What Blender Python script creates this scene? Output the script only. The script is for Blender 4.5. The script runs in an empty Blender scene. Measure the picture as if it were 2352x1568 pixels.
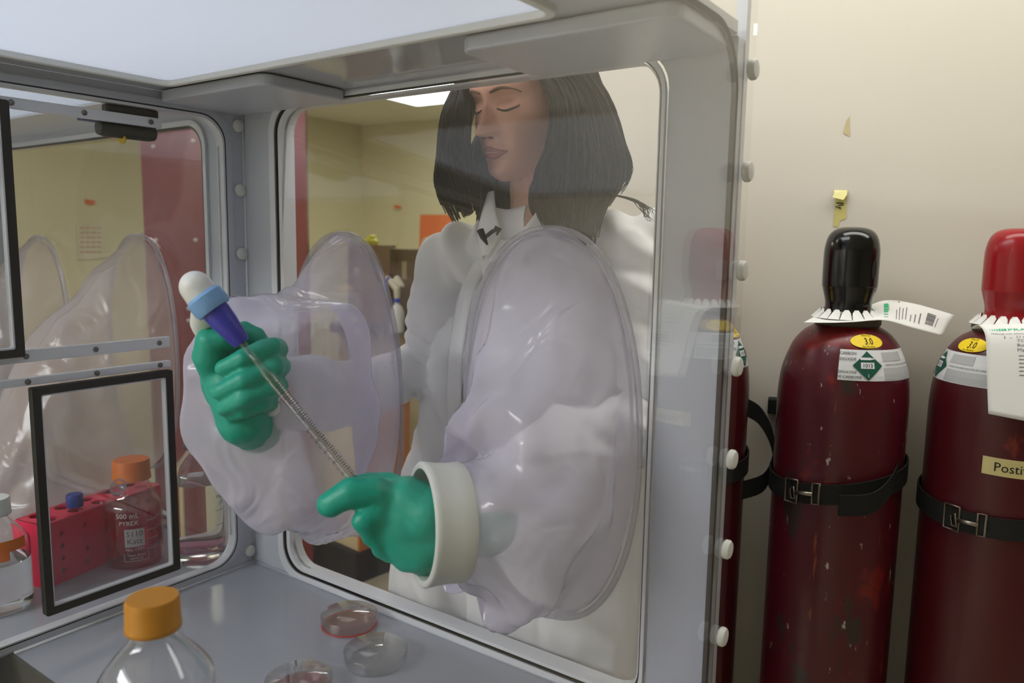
import bpy, bmesh, math, random
from math import sin, cos, pi, radians, sqrt, exp
from mathutils import Vector, Matrix, noise
V = Vector
random.seed(4)
sc = bpy.context.scene
COL = sc.collection

# ------------------------------------------------------------------ camera, world, exposure
CAM = V((1.288, -0.92712, 0.65273)); YAW, PIT, ROL = 0.61555, 0.128646, 0.016045; FPX = 1772.28
fw = V((-sin(YAW)*cos(PIT), cos(YAW)*cos(PIT), -sin(PIT)))
rt = fw.cross(V((0, 0, 1))).normalized(); up = rt.cross(fw)
rt, up = cos(ROL)*rt + sin(ROL)*up, -sin(ROL)*rt + cos(ROL)*up
camd = bpy.data.cameras.new('camera'); cam = bpy.data.objects.new('camera', camd); COL.objects.link(cam)
m = Matrix((rt, up, -fw)).transposed().to_4x4(); m.translation = CAM; cam.matrix_world = m
camd.sensor_width = 36; camd.lens = FPX*36/2352; camd.clip_start = .02
camd.dof.use_dof = True; camd.dof.focus_distance = 1.2; camd.dof.aperture_fstop = 4.5
sc.camera = cam
sc.view_settings.view_transform = 'Standard'; sc.view_settings.look = 'None'
sc.view_settings.gamma = 1; sc.view_settings.use_curve_mapping = False
sc.view_settings.exposure = -0.12
cy = sc.cycles
cy.transparent_max_bounces = 40; cy.max_bounces = 16; cy.transmission_bounces = 14; cy.glossy_bounces = 6
cy.use_denoising = True; cy.sample_clamp_indirect = 6
w = bpy.data.worlds.new('world'); sc.world = w; w.use_nodes = True
w.node_tree.nodes['Background'].inputs[0].default_value = (.9, .92, 1, 1)
w.node_tree.nodes['Background'].inputs[1].default_value = .10
FZ, CZ = -0.79, 1.62          # room floor and ceiling; z = 0 is the glove box floor

LIGHT_MAIN, LIGHT_BACK = 7.4, 6.6

def ray(x, y): return fw + rt*((x-1176)/FPX) - up*((y-784)/FPX)
def at(x, y, d): return CAM + ray(x, y)*d                 # a point at depth d
def on(x, y, ax, v):                                      # a point on an axis plane
    r = ray(x, y); return CAM + r*((v-CAM[ax])/r[ax])

# ------------------------------------------------------------------ materials
def lin(c): return c/12.92 if c <= .04045 else ((c+.055)/1.055)**2.4
def rgb(r, g, b): return (lin(r/255), lin(g/255), lin(b/255), 1)
MATS = {}
def pm(name, col, rough=.5, metal=0, trans=0, ior=1.45, spec=.5, bump=0, bscale=60, coat=0, sss=0):
    if name in MATS: return MATS[name]
    mt = bpy.data.materials.new(name); mt.use_nodes = True; MATS[name] = mt
    nt = mt.node_tree; b = nt.nodes['Principled BSDF']
    b.inputs['Base Color'].default_value = col; b.inputs['Roughness'].default_value = rough
    b.inputs['Metallic'].default_value = metal; b.inputs['Transmission Weight'].default_value = trans
    b.inputs['IOR'].default_value = ior; b.inputs['Specular IOR Level'].default_value = spec
    b.inputs['Coat Weight'].default_value = coat
    if sss:
        b.inputs['Subsurface Weight'].default_value = sss
        b.inputs['Subsurface Radius'].default_value = (.012, .006, .004)
    if bump:
        tc = nt.nodes.new('ShaderNodeTexCoord'); n = nt.nodes.new('ShaderNodeTexNoise'); bp = nt.nodes.new('ShaderNodeBump')
        n.inputs['Scale'].default_value = bscale; n.inputs['Detail'].default_value = 4
        bp.inputs['Strength'].default_value = bump; bp.inputs['Distance'].default_value = .01
        nt.links.new(tc.outputs['Object'], n.inputs['Vector']); nt.links.new(n.outputs['Fac'], bp.inputs['Height'])
        nt.links.new(bp.outputs['Normal'], b.inputs['Normal'])
    return mt
def schlick(nt, f0=.04):
    lw = nt.nodes.new('ShaderNodeLayerWeight'); lw.inputs[0].default_value = .5
    p = nt.nodes.new('ShaderNodeMath'); p.operation = 'POWER'; p.inputs[1].default_value = 5
    ma = nt.nodes.new('ShaderNodeMath'); ma.operation = 'MULTIPLY_ADD'; ma.inputs[1].default_value = 1-f0; ma.inputs[2].default_value = f0
    nt.links.new(lw.outputs['Facing'], p.inputs[0]); nt.links.new(p.outputs[0], ma.inputs[0])
    return ma.outputs[0]
def clear(name, tint=(1, 1, 1, 1), f0=.04, rough=0.0, haze=0, hcol=(.8, .8, .85, 1)):
    """clear sheet plastic: Fresnel reflection over straight transmission, a little haze"""
    mt = bpy.data.materials.new(name); mt.use_nodes = True; nt = mt.node_tree; nt.nodes.clear()
    out = nt.nodes.new('ShaderNodeOutputMaterial'); mix = nt.nodes.new('ShaderNodeMixShader')
    tr = nt.nodes.new('ShaderNodeBsdfTransparent'); tr.inputs[0].default_value = tint
    gl = nt.nodes.new('ShaderNodeBsdfGlossy'); gl.inputs['Roughness'].default_value = rough
    base = tr.outputs[0]
    if haze:
        d = nt.nodes.new('ShaderNodeBsdfDiffuse'); d.inputs[0].default_value = hcol
        m2 = nt.nodes.new('ShaderNodeMixShader'); m2.inputs[0].default_value = haze
        nt.links.new(tr.outputs[0], m2.inputs[1]); nt.links.new(d.outputs[0], m2.inputs[2]); base = m2.outputs[0]
    nt.links.new(schlick(nt, f0), mix.inputs[0]); nt.links.new(base, mix.inputs[1]); nt.links.new(gl.outputs[0], mix.inputs[2])
    nt.links.new(mix.outputs[0], out.inputs[0]); return mt
def vinyl(name, col, op0, op1, tint=(.97, .96, 1, 1), rough=.22):
    """soft translucent vinyl film: transmits, scatters both ways, hazier where it is crossed at a slant"""
    mt = bpy.data.materials.new(name); mt.use_nodes = True; nt = mt.node_tree; nt.nodes.clear(); N = nt.nodes.new; L = nt.links.new
    out = N('ShaderNodeOutputMaterial'); tr = N('ShaderNodeBsdfTransparent'); tr.inputs[0].default_value = tint
    d = N('ShaderNodeBsdfDiffuse'); t = N('ShaderNodeBsdfTranslucent'); d.inputs[0].default_value = col; t.inputs[0].default_value = col
    ms = N('ShaderNodeMixShader'); ms.inputs[0].default_value = .5; L(d.outputs[0], ms.inputs[1]); L(t.outputs[0], ms.inputs[2])
    lw = N('ShaderNodeLayerWeight'); lw.inputs[0].default_value = .5
    mr = N('ShaderNodeMapRange'); mr.inputs['To Min'].default_value = op0; mr.inputs['To Max'].default_value = op1
    pw = N('ShaderNodeMath'); pw.operation = 'POWER'; pw.inputs[1].default_value = 2.2
    L(lw.outputs['Facing'], pw.inputs[0]); L(pw.outputs[0], mr.inputs['Value'])
    mx = N('ShaderNodeMixShader'); L(mr.outputs[0], mx.inputs[0]); L(tr.outputs[0], mx.inputs[1]); L(ms.outputs[0], mx.inputs[2])
    gl = N('ShaderNodeBsdfGlossy'); gl.inputs['Roughness'].default_value = rough
    tc = N('ShaderNodeTexCoord'); no = N('ShaderNodeTexNoise'); no.inputs['Scale'].default_value = 11; no.inputs['Distortion'].default_value = 1.2; bp = N('ShaderNodeBump'); bp.inputs['Strength'].default_value = .6; bp.inputs['Distance'].default_value = .02
    L(tc.outputs['Object'], no.inputs['Vector']); L(no.outputs['Fac'], bp.inputs['Height']); L(bp.outputs[0], gl.inputs['Normal']); L(bp.outputs[0], d.inputs['Normal'])
    m2 = N('ShaderNodeMixShader'); L(schlick(nt, .05), m2.inputs[0]); L(mx.outputs[0], m2.inputs[1]); L(gl.outputs[0], m2.inputs[2])
    L(m2.outputs[0], out.inputs[0]); return mt
def emit(name, col, s):
    mt = bpy.data.materials.new(name); mt.use_nodes = True; nt = mt.node_tree; nt.nodes.clear()
    out = nt.nodes.new('ShaderNodeOutputMaterial'); e = nt.nodes.new('ShaderNodeEmission')
    e.inputs[0].default_value = col; e.inputs[1].default_value = s; nt.links.new(e.outputs[0], out.inputs[0]); return mt
def worn(name, base, spots, rough=.35):
    """paint with chipped streaks and scuffs: spots = [(colour, scale xyz, threshold, seed)]"""
    mt = pm(name, base, rough, spec=.5); nt = mt.node_tree; b = nt.nodes['Principled BSDF']
    tc = nt.nodes.new('ShaderNodeTexCoord'); prev = None
    for col, scl, th, seed in spots:
        mp = nt.nodes.new('ShaderNodeMapping'); mp.inputs['Scale'].default_value = scl; mp.inputs['Location'].default_value = (seed, seed*2, seed)
        n = nt.nodes.new('ShaderNodeTexNoise'); n.inputs['Scale'].default_value = 1; n.inputs['Detail'].default_value = 5; n.inputs['Roughness'].default_value = .6
        r = nt.nodes.new('ShaderNodeValToRGB'); r.color_ramp.elements[0].position = th; r.color_ramp.elements[1].position = th+.04
        mx = nt.nodes.new('ShaderNodeMix'); mx.data_type = 'RGBA'; mx.inputs[6].default_value = base; mx.inputs[7].default_value = col
        nt.links.new(tc.outputs['Object'], mp.inputs[0]); nt.links.new(mp.outputs[0], n.inputs['Vector'])
        nt.links.new(n.outputs['Fac'], r.inputs[0]); nt.links.new(r.outputs[0], mx.inputs[0])
        if prev: nt.links.new(prev, mx.inputs[6])
        prev = mx.outputs[2]
    nt.links.new(prev, b.inputs['Base Color']); return mt

M_BOX = pm('grey_moulded_plastic', rgb(186, 191, 201), .3, bump=.03, bscale=300)
M_BOXTOP = pm('grey_polished_plastic', rgb(186, 188, 192), .07, spec=.9)
M_FLOOR = pm('grey_shelf_plastic', rgb(156, 160, 170), .16)
M_LIGHTGREY = pm('light_grey_plastic', rgb(214, 217, 223), .35)
M_BOLT = pm('white_nylon', rgb(215, 216, 212), .45)
M_GASKET = pm('black_rubber', rgb(22, 22, 22), .5)
M_GREYGASK = pm('grey_rubber', rgb(85, 84, 78), .6)
M_PANE = clear('clear_acrylic')
M_PANEIN = clear('clear_acrylic_divider', tint=(.93, .94, .94, 1))
M_DISH = clear('clear_polystyrene', tint=(.985, .985, .985, 1), f0=.06)
M_RING = clear('clear_vinyl_ring', tint=(.8, .8, .84, 1), f0=.08, rough=.15, haze=.25, hcol=(.75, .73, .8, 1))
M_VINYL = vinyl('lavender_vinyl', rgb(232, 228, 244), .56, .95)
M_VINYL2 = vinyl('clear_vinyl', rgb(226, 212, 208), .52, .92, tint=(.96, .95, .95, 1))
M_LID = None
M_TEAL = pm('teal_nitrile', rgb(26, 160, 136), .42, bump=.1, bscale=90)
M_WHITEP = pm('white_plastic', rgb(225, 226, 222), .4)
M_CUFF = pm('pale_grey_ring_plastic', rgb(206, 209, 205), .5)
M_METAL = pm('brushed_steel', rgb(150, 145, 135), .35, metal=1)
M_SCREW = pm('dull_screw', rgb(120, 118, 112), .4, metal=.8)
M_INK = pm('black_ink', rgb(25, 25, 28), .7)
M_GINK = pm('grey_ink', rgb(120, 120, 120), .8)
M_GREEN = pm('green_ink', rgb(40, 185, 125), .7)
M_PAPER = pm('white_paper', rgb(232, 232, 229), .7)
M_GLASS = pm('borosilicate_glass', (1, 1, 1, 1), 0.0, trans=1, ior=1.4)
M_WATER = pm('clear_liquid', (.97, .98, .97, 1), 0.0, trans=1, ior=1.33)
M_ORANGE = pm('orange_cap_plastic', rgb(216, 110, 20), .4)
M_YELLOW = pm('amber_cap_plastic', rgb(182, 122, 16), .4)
M_TAPE = pm('cream_masking_tape', rgb(214, 200, 140), .7)

# ------------------------------------------------------------------ mesh helpers
def link(o, parent=None):
    COL.objects.link(o)
    if parent is not None:
        o.parent = parent
        if parent.get('_w') is not None: o.matrix_parent_inverse = Matrix.Translation(V(parent['_w'])).inverted()
    return o
def mk(name, verts, faces, mat, parent=None, smooth=True, mats=None, fm=None, fix=True, loc=None):
    me = bpy.data.meshes.new(name); me.from_pydata([tuple(v) for v in verts], [], faces)
    if fix:
        bm = bmesh.new(); bm.from_mesh(me); bmesh.ops.remove_doubles(bm, verts=bm.verts, dist=1e-6)
        bmesh.ops.recalc_face_normals(bm, faces=bm.faces); bm.to_mesh(me); bm.free()
    for p in me.polygons: p.use_smooth = smooth
    me.materials.append(mat); o = bpy.data.objects.new(name, me)
    if loc is not None: o.location = loc
    return link(o, parent)
def tag(o, label=None, cat=None, group=None, kind=None):
    for k, v in (('label', label), ('category', cat), ('group', group), ('kind', kind)):
        if v: o[k] = v
    return o
def thing(name, label, cat, loc=(0, 0, 0), group=None, world=True):
    """Empty at the base of a thing; world=True: its parts come in world coordinates"""
    o = bpy.data.objects.new(name, None); COL.objects.link(o); o.location = loc; o.empty_display_size = .05
    if world: o['_w'] = tuple(loc)
    return tag(o, label, cat, group)
def autosmooth(o, ang=35):
    me = o.data
    bm = bmesh.new(); bm.from_mesh(me)
    for e in bm.edges:
        if len(e.link_faces) == 2: e.smooth = e.calc_face_angle(0) < radians(ang)
    bm.to_mesh(me); bm.free(); return o
def bevel(o, wd=.002, seg=2):
    b = o.modifiers.new('bevel', 'BEVEL'); b.width = wd; b.segments = seg; b.limit_method = 'ANGLE'; return o
def box_geo(x0, x1, y0, y1, z0, z1):
    v = [V((x, y, z)) for x in (x0, x1) for y in (y0, y1) for z in (z0, z1)]
    return v, [(0, 1, 3, 2), (4, 6, 7, 5), (0, 4, 5, 1), (2, 3, 7, 6), (0, 2, 6, 4), (1, 5, 7, 3)]
def box(name, x0, x1, y0, y1, z0, z1, mat, parent=None, bv=0, mtx=None):
    v, f = box_geo(x0, x1, y0, y1, z0, z1)
    if mtx: v = [mtx @ q for q in v]
    o = mk(name, v, f, mat, parent, smooth=False)
    if bv: bevel(o, bv)
    return o
def loft(rings, cap0=False, cap1=False, closed=True):
    n = len(rings[0]); v = [p for r in rings for p in r]; f = []
    for i in range(len(rings)-1):
        for j in range(n if closed else n-1):
            k = (j+1) % n; f.append((i*n+j, i*n+k, (i+1)*n+k, (i+1)*n+j))
    if cap0: f.append(tuple(range(n))[::-1])
    if cap1: f.append(tuple((len(rings)-1)*n+j for j in range(n)))
    return v, f
def circ(c, e1, e2, n=48): return [c + e1*cos(2*pi*k/n) + e2*sin(2*pi*k/n) for k in range(n)]
def lathe_geo(prof, n=48, c=V((0, 0, 0))):
    return loft([circ(c+V((0, 0, z)), V((max(r, 1e-5), 0, 0)), V((0, max(r, 1e-5), 0)), n) for r, z in prof], prof[0][0] > 1e-4, prof[-1][0] > 1e-4)
def lathe(name, prof, mat, parent=None, n=48, c=V((0, 0, 0)), mtx=None, ang=40):
    v, f = lathe_geo(prof, n, V(c))
    if mtx: v = [mtx @ q for q in v]
    return autosmooth(mk(name, v, f, mat, parent), ang)
def frame_to(axis):
    a = axis.normalized(); h = V((0, 0, 1)) if abs(a.z) < .9 else V((1, 0, 0))
    e1 = h.cross(a).normalized(); return e1, a.cross(e1)
def axis_m(p, axis):
    e1, e2 = frame_to(axis); a = axis.normalized()
    m = Matrix((e1, e2, a)).transposed().to_4x4(); m.translation = p; return m
def tube_geo(pts, r, n=10, closed=False):
    pts = [V(p) for p in pts]; rings = []; N = len(pts); prev = None
    for i, p in enumerate(pts):
        a = pts[(i+1) % N]-pts[i-1] if closed else pts[min(i+1, N-1)]-pts[max(i-1, 0)]
        a.normalize()
        if prev is None: e1, e2 = frame_to(a)
        else: e1 = (prev - a*prev.dot(a)).normalized(); e2 = a.cross(e1)
        prev = e1; rr = r[i] if isinstance(r, (list, tuple)) else r
        rings.append(circ(p, e1*rr, e2*rr, n))
    if closed: rings.append(rings[0]); return loft(rings)
    return loft(rings, True, True)
def tube(name, pts, r, mat, parent=None, n=10, closed=False):
    return mk(name, *tube_geo(pts, r, n, closed), mat, parent)
def spline(pts, n, closed=False):
    """Catmull-Rom through V points (any dimension as lists of floats)"""
    pts = [list(p) for p in pts]; N = len(pts); out = []
    segs = N if closed else N-1
    for k in range(n):
        t = k/(n if closed else n-1)*segs; i = min(int(t), segs-1); u = t-i
        g = (lambda j: pts[j % N]) if closed else (lambda j: pts[max(0, min(N-1, j))])
        a, b, c, d = g(i-1), g(i), g(i+1), g(i+2)
        out.append([.5*((2*b[q])+(c[q]-a[q])*u+(2*a[q]-5*b[q]+4*c[q]-d[q])*u*u+(3*b[q]-a[q]-3*c[q]+d[q])*u**3) for q in range(len(b))])
    return out
def rrect(u0, u1, v0, v1, r, n=8):
    out = []
    for cu, cv, a in ((u1-r, v1-r, 0), (u0+r, v1-r, pi/2), (u0+r, v0+r, pi), (u1-r, v0+r, 1.5*pi)):
        for k in range(n+1):
            t = a+pi/2*k/n; out.append((cu+r*cos(t), cv+r*sin(t)))
    return out
def oval(cu, cv, ru, rv, n=64, e=2.0):
    o = []
    for k in range(n):
        a = 2*pi*k/n; c, s = cos(a), sin(a)
        o.append((cu+ru*math.copysign(abs(c)**(2/e), c), cv+rv*math.copysign(abs(s)**(2/e), s)))
    return o
def plate(name, loops, thick, mp, mat, parent=None, bv=0):
    """flat plate with holes: filled 2D outline, extruded, mapped by mp(u, v, w)"""
    cu = bpy.data.curves.new('outline', 'CURVE'); cu.dimensions = '2D'; cu.fill_mode = 'BOTH'; cu.extrude = thick/2
    if bv: cu.bevel_depth = bv; cu.bevel_resolution = 1; cu.offset = -bv
    for lp in loops:
        s = cu.splines.new('POLY'); s.points.add(len(lp)-1); s.use_cyclic_u = True
        for q, (a, b) in zip(s.points, lp): q.co = (a, b, 0, 1)
    t = bpy.data.objects.new('outline', cu); COL.objects.link(t)
    dg = bpy.context.evaluated_depsgraph_get(); me = bpy.data.meshes.new_from_object(t.evaluated_get(dg))
    v = [V(mp(*q.co)) for q in me.vertices]; f = [tuple(p.vertices) for p in me.polygons]
    bpy.data.objects.remove(t); bpy.data.curves.remove(cu); bpy.data.meshes.remove(me)
    return mk(name, v, f, mat, parent, smooth=False)
XZ = lambda y: (lambda u, v, w: (u, y+w, v))
YZ = lambda x: (lambda u, v, w: (x+w, u, v))
XY = lambda z: (lambda u, v, w: (u, v, z+w))
_txt = {}
def text_geo(s, size, align='CENTER'):
    key = (s, align)
    if key not in _txt:
        cu = bpy.data.curves.new('t', 'FONT'); cu.body = s; cu.size = 1; cu.align_x = align; cu.resolution_u = 2
        t = bpy.data.objects.new('t', cu); COL.objects.link(t)
        dg = bpy.context.evaluated_depsgraph_get(); me = bpy.data.meshes.new_from_object(t.evaluated_get(dg))
        _txt[key] = ([tuple(q.co) for q in me.vertices], [tuple(p.vertices) for p in me.polygons])
        bpy.data.objects.remove(t); bpy.data.curves.remove(cu); bpy.data.meshes.remove(me)
    v, f = _txt[key]; return [(x*size, y*size) for x, y, z in v], f
class Art:
    """printed marks in (u, v), mapped onto a surface"""
    def __init__(s): s.v = []; s.f = []
    def add(s, v, f):
        b = len(s.v); s.v += v; s.f += [tuple(i+b for i in q) for q in f]
    def text(s, t, size, u, v, align='CENTER', sx=1, rot=0):
        vv, f = text_geo(t, size, align)
        s.add([(u+x*sx*cos(rot)-y*sin(rot), v+x*sx*sin(rot)+y*cos(rot)) for x, y in vv], f); return s
    def rect(s, u0, v0, u1, v1, n=1, m=1):
        vv = [(u0+(u1-u0)*i/n, v0+(v1-v0)*j/m) for i in range(n+1) for j in range(m+1)]
        s.add(vv, [(i*(m+1)+j, (i+1)*(m+1)+j, (i+1)*(m+1)+j+1, i*(m+1)+j+1) for i in range(n) for j in range(m)]); return s
    def poly(s, pts): s.add(list(pts), [tuple(range(len(pts)))]); return s
    def bars(s, u0, u1, v0, v1, n=22, seed=1):
        rr = random.Random(seed); u = u0
        while u < u1:
            wd = (u1-u0)/n*rr.uniform(.3, 1.1); s.rect(u, v0, min(u+wd, u1), v1); u += wd+(u1-u0)/n*rr.uniform(.3, .9)
        return s
    def build(s, name, mp, mat, parent=None): return mk(name, [V(mp(u, v)) for u, v in s.v], s.f, mat, parent, smooth=False, fix=False)
def capsule(p0, r0, p1, r1, n=14, h=5):
    a = (p1-p0); a = a.normalized() if a.length > 1e-6 else V((0, 0, 1)); e1, e2 = frame_to(a); rings = []
    for k in range(h+1):
        t = -pi/2+pi/2*k/h; rr = max(r0*cos(t), 1e-4); rings.append(circ(p0+a*r0*sin(t), e1*rr, e2*rr, n))
    for k in range(h+1):
        t = pi/2*k/h; rr = max(r1*cos(t), 1e-4); rings.append(circ(p1+a*r1*sin(t), e1*rr, e2*rr, n))
    return loft(rings, True, True)
def fuse(parts, voxel, smooth_it=6, fac=.5):
    """one continuous skin over overlapping closed volumes -> (verts, faces)"""
    v, f = [], []
    for pv, pf in parts:
        b = len(v); v += pv; f += [tuple(i+b for i in q) for q in pf]
    t = mk('fuse', v, f, M_PAPER); r = t.modifiers.new('r', 'REMESH'); r.mode = 'VOXEL'; r.voxel_size = voxel
    s = t.modifiers.new('s', 'SMOOTH'); s.factor = fac; s.iterations = smooth_it
    dg = bpy.context.evaluated_depsgraph_get(); me = bpy.data.meshes.new_from_object(t.evaluated_get(dg))
    out = [q.co.copy() for q in me.vertices], [tuple(p.vertices) for p in me.polygons]
    tm = t.data; bpy.data.objects.remove(t); bpy.data.meshes.remove(me); bpy.data.meshes.remove(tm); return out
def chain(pts):
    """pts = [(V, r), ...] -> capsules"""
    return [capsule(pts[i][0], pts[i][1], pts[i+1][0], pts[i+1][1]) for i in range(len(pts)-1)]
def ell(c, ax, ay, az, n=20):
    rings = [circ(c+az*sin(t), ax*max(cos(t), 1e-4), ay*max(cos(t), 1e-4), n) for t in [-pi/2+pi*k/12 for k in range(13)]]
    return loft(rings, True, True)

# ------------------------------------------------------------------ the room
def S(o): o['kind'] = 'structure'; return o
M_WALL = pm('cream_painted_wall', rgb(214, 208, 194), .6, bump=.02, bscale=200)
M_BWALL = pm('cream_painted_back_wall', rgb(205, 196, 158), .7)
M_CEIL = pm('ceiling_tile', rgb(222, 218, 200), .8, bump=.05, bscale=80)
M_VINYLFLOOR = pm('beige_vinyl_floor', rgb(190, 182, 160), .35, bump=.02, bscale=40)
WU, WN = V((.96, .28, 0)), V((.28, -.96, 0)); W0 = V((.941, .684, 0))      # the wall the cylinders are strapped to
def onwall(t, z, off=0): p = W0+WU*t+WN*off; return V((p.x, p.y, z))
S(box('floor', -6, 7, -5, 7, FZ-.05, FZ, M_VINYLFLOOR))
S(box('ceiling', -6, 7, -5, 7, CZ, CZ+.05, M_CEIL))
def wallbox(name, p, q, mat, th=.1):
    d = (q-p); d.z = 0; n = V((d.y, -d.x, 0)).normalized()*th
    a = [V((s.x, s.y, z)) for z in (FZ, CZ) for s in (p, q, q-n, p-n)]
    return S(mk(name, a, [(3, 2, 1, 0), (4, 5, 6, 7), (0, 1, 5, 4), (1, 2, 6, 5), (2, 3, 7, 6), (3, 0, 4, 7)], mat, smooth=False))
wallbox('wall_right', onwall(-.62, 0), onwall(5.2, 0), M_WALL, .12)
wallbox('wall_left', V((-3.72, -5, 0)), V((-3.72, 3.87, 0)), M_BWALL)
wallbox('wall_back', V((-3.8, 3.86, 0)), V((3.5, 4.4, 0)), M_BWALL)
wallbox('wall_front', V((7, -3.6, 0)), V((-3.8, -3.6, 0)), M_WALL)
wallbox('wall_side', V((5.9, 2.3, 0)), V((5.9, -4, 0)), M_WALL)
def ceiling_light(label, c, ux, sx, sy, s, col=(1, .97, .9, 1)):
    t = thing('ceiling_light', label, 'ceiling light', (c.x, c.y, CZ), world=True)
    uy = V((-ux.y, ux.x, 0)); mp = lambda z: (lambda u, v, ww: c+ux*u+uy*v+V((0, 0, z+ww-c.z)))
    o = rrect(-sx/2-.03, sx/2+.03, -sy/2-.03, sy/2+.03, .005, 2); i = rrect(-sx/2, sx/2, -sy/2, sy/2, .005, 2)
    plate('frame', [o, i], .03, mp(CZ-.016), M_WHITEP, t)
    plate('diffuser', [i], .006, mp(CZ-.01), emit('lamp_diffuser', col, s), t)
ceiling_light('lit ceiling light close over the cylinder wall', onwall(.35, CZ, .42), WU, 1.9, .36, LIGHT_MAIN, (1, .98, .92, 1))
ceiling_light('lit ceiling light straight above the glove boxes', V((-.15, -.62, 0)), V((1, 0, 0)), 2.1, .6, 5.8, (.93, .96, 1, 1))
ceiling_light('unseen ceiling light added behind the viewer to brighten the chamber and coat', V((-.55, -2.7, 0)), V((1, 0, 0)), 2.0, .6, 29, (.95, .97, 1, 1))  # added lamp out of view, fills the chamber interior and coat front with light
ceiling_light('lit ceiling light above the aisle behind the glove boxes', V((-.9, .75, 0)), V((1, 0, 0)), 1.2, .5, LIGHT_MAIN*.6, (1, .97, .92, 1))
ceiling_light('bright white ceiling light at far end, seen beside the dark hair', V((-1.95, 3.0, 0)), V((1, .06, 0)).normalized(), 1.1, .56, LIGHT_BACK*2, (.93, 1, .97, 1))
ceiling_light('lit ceiling light over the far left of the room', V((-2.6, .4, 0)), V((0, 1, 0)), 1.2, .6, LIGHT_BACK, (1, .93, .76, 1))

# ------------------------------------------------------------------ glove box
XR, YF = .953, -.87
gb = thing('glove_box', 'grey glove box with clear panels and white bolts, the large near chamber', 'glove box', (.47, -.43, -.012))
plate('floor_panel', [rrect(0, XR, -.447, 0, .004, 2)], .012, XY(-.006), M_FLOOR, gb)
box('sunken_floor', 0, XR, YF, -.447, -.10, -.09, pm('dark_grey_tray', rgb(60, 60, 58), .5), gb)
box('floor_step', 0, XR, -.452, -.447, -.09, .001, M_GREYGASK, gb)
# wall with the window the person stands at
WO = (.112, .855, .022, .884)
plate('window_wall', [rrect(0, XR, 0, .90, .004, 2), rrect(WO[0]-.014, WO[1]+.012, WO[2]-.014, WO[3]+.012, .05)], .02, XZ(.0105), M_BOX, gb)
plate('window_rim', [rrect(WO[0]-.030, WO[1]+.010, WO[2]-.024, WO[3]+.013, .055), rrect(WO[0]-.015, WO[1]+.005, WO[2]-.010, WO[3]+.006, .05)], .006, XZ(-.0025), M_LIGHTGREY, gb)
plate('window_gasket', [rrect(WO[0]-.0145, WO[1]+.0045, WO[2]-.0095, WO[3]+.0055, .05), rrect(WO[0]-.0112, WO[1]+.0028, WO[2]-.0072, WO[3]+.0038, .048)], .006, XZ(-.0005), M_GASKET, gb)
plate('window_inner_rim', [rrect(WO[0]-.0095, WO[1]+.0015, WO[2]-.0055, WO[3]+.0025, .048), rrect(WO[0], WO[1], WO[2], WO[3], .044)], .03, XZ(.014), M_LIGHTGREY, gb)
P1 = (.283, .394, .134, .268); P2 = (.702, .386, .148, .286)
P3 = (-.395, .390, .140, .264); P4 = (-.868, .384, .140, .262)
def ypane(z): return spline_at([(.0, .012), (.30, .003), (.58, -.010), (.90, .0135)], z)
def spline_at(tab, z):
    for (a_, b_), (c_, d_) in zip(tab, tab[1:]):
        if z <= c_: return b_+(d_-b_)*max(0, (z-a_))/(c_-a_)
    return tab[-1][1]
ypm = lambda z: ypane(z) if z > .66 else (ypane(z-.05)+ypane(z-.025)+2*ypane(z)+ypane(z+.025)+ypane(z+.05))/6
wp_ = plate('window_pane', [rrect(WO[0], WO[1], WO[2], WO[3], .044)] + [oval(*p, e=2.3) for p in (P1, P2)], .006, XZ(0), M_PANE, gb)
bm = bmesh.new(); bm.from_mesh(wp_.data)
for k in range(1, 60): bmesh.ops.bisect_plane(bm, geom=bm.verts[:]+bm.edges[:]+bm.faces[:], plane_co=(0, 0, .02+k*.0146), plane_no=(0, 0, 1))
for v_ in bm.verts: v_.co.y += ypm(v_.co.z)
for f_ in bm.faces: f_.smooth = True
bm.to_mesh(wp_.data); bm.free(); autosmooth(wp_, 30)      # the soft pane bows a little inward
# divider to the adjoining chamber
LO = (YF, -.046, .018, .868)
plate('divider_wall', [rrect(YF-.02, 0, 0, .90, .004, 2), rrect(LO[0]-.012, LO[1]+.012, LO[2]-.012, LO[3]+.012, .05)], .02, YZ(-.0105), M_BOX, gb)
plate('divider_rim', [rrect(LO[0]-.02, LO[1]+.018, LO[2]-.014, LO[3]+.018, .055), rrect(LO[0]-.004, LO[1]+.006, LO[2]-.004, LO[3]+.006, .05)], .003, YZ(.001), M_BOX, gb)
plate('divider_gasket', [rrect(LO[0]-.0038, LO[1]+.0058, LO[2]-.0038, LO[3]+.0058, .05), rrect(LO[0]-.0015, LO[1]+.0035, LO[2]-.0015, LO[3]+.0035, .0485)], .003, YZ(.001), M_GASKET, gb)
plate('divider_inner_rim', [rrect(LO[0]-.0015, LO[1]+.0035, LO[2]-.0015, LO[3]+.0035, .0485), rrect(LO[0]+.001, LO[1], LO[2]+.001, LO[3]-.001, .047)], .02, YZ(-.0075), M_LIGHTGREY, gb)
plate('divider_pane', [rrect(LO[0], LO[1], LO[2], LO[3], .047)], .006, YZ(-.012), M_PANEIN, gb)
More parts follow.
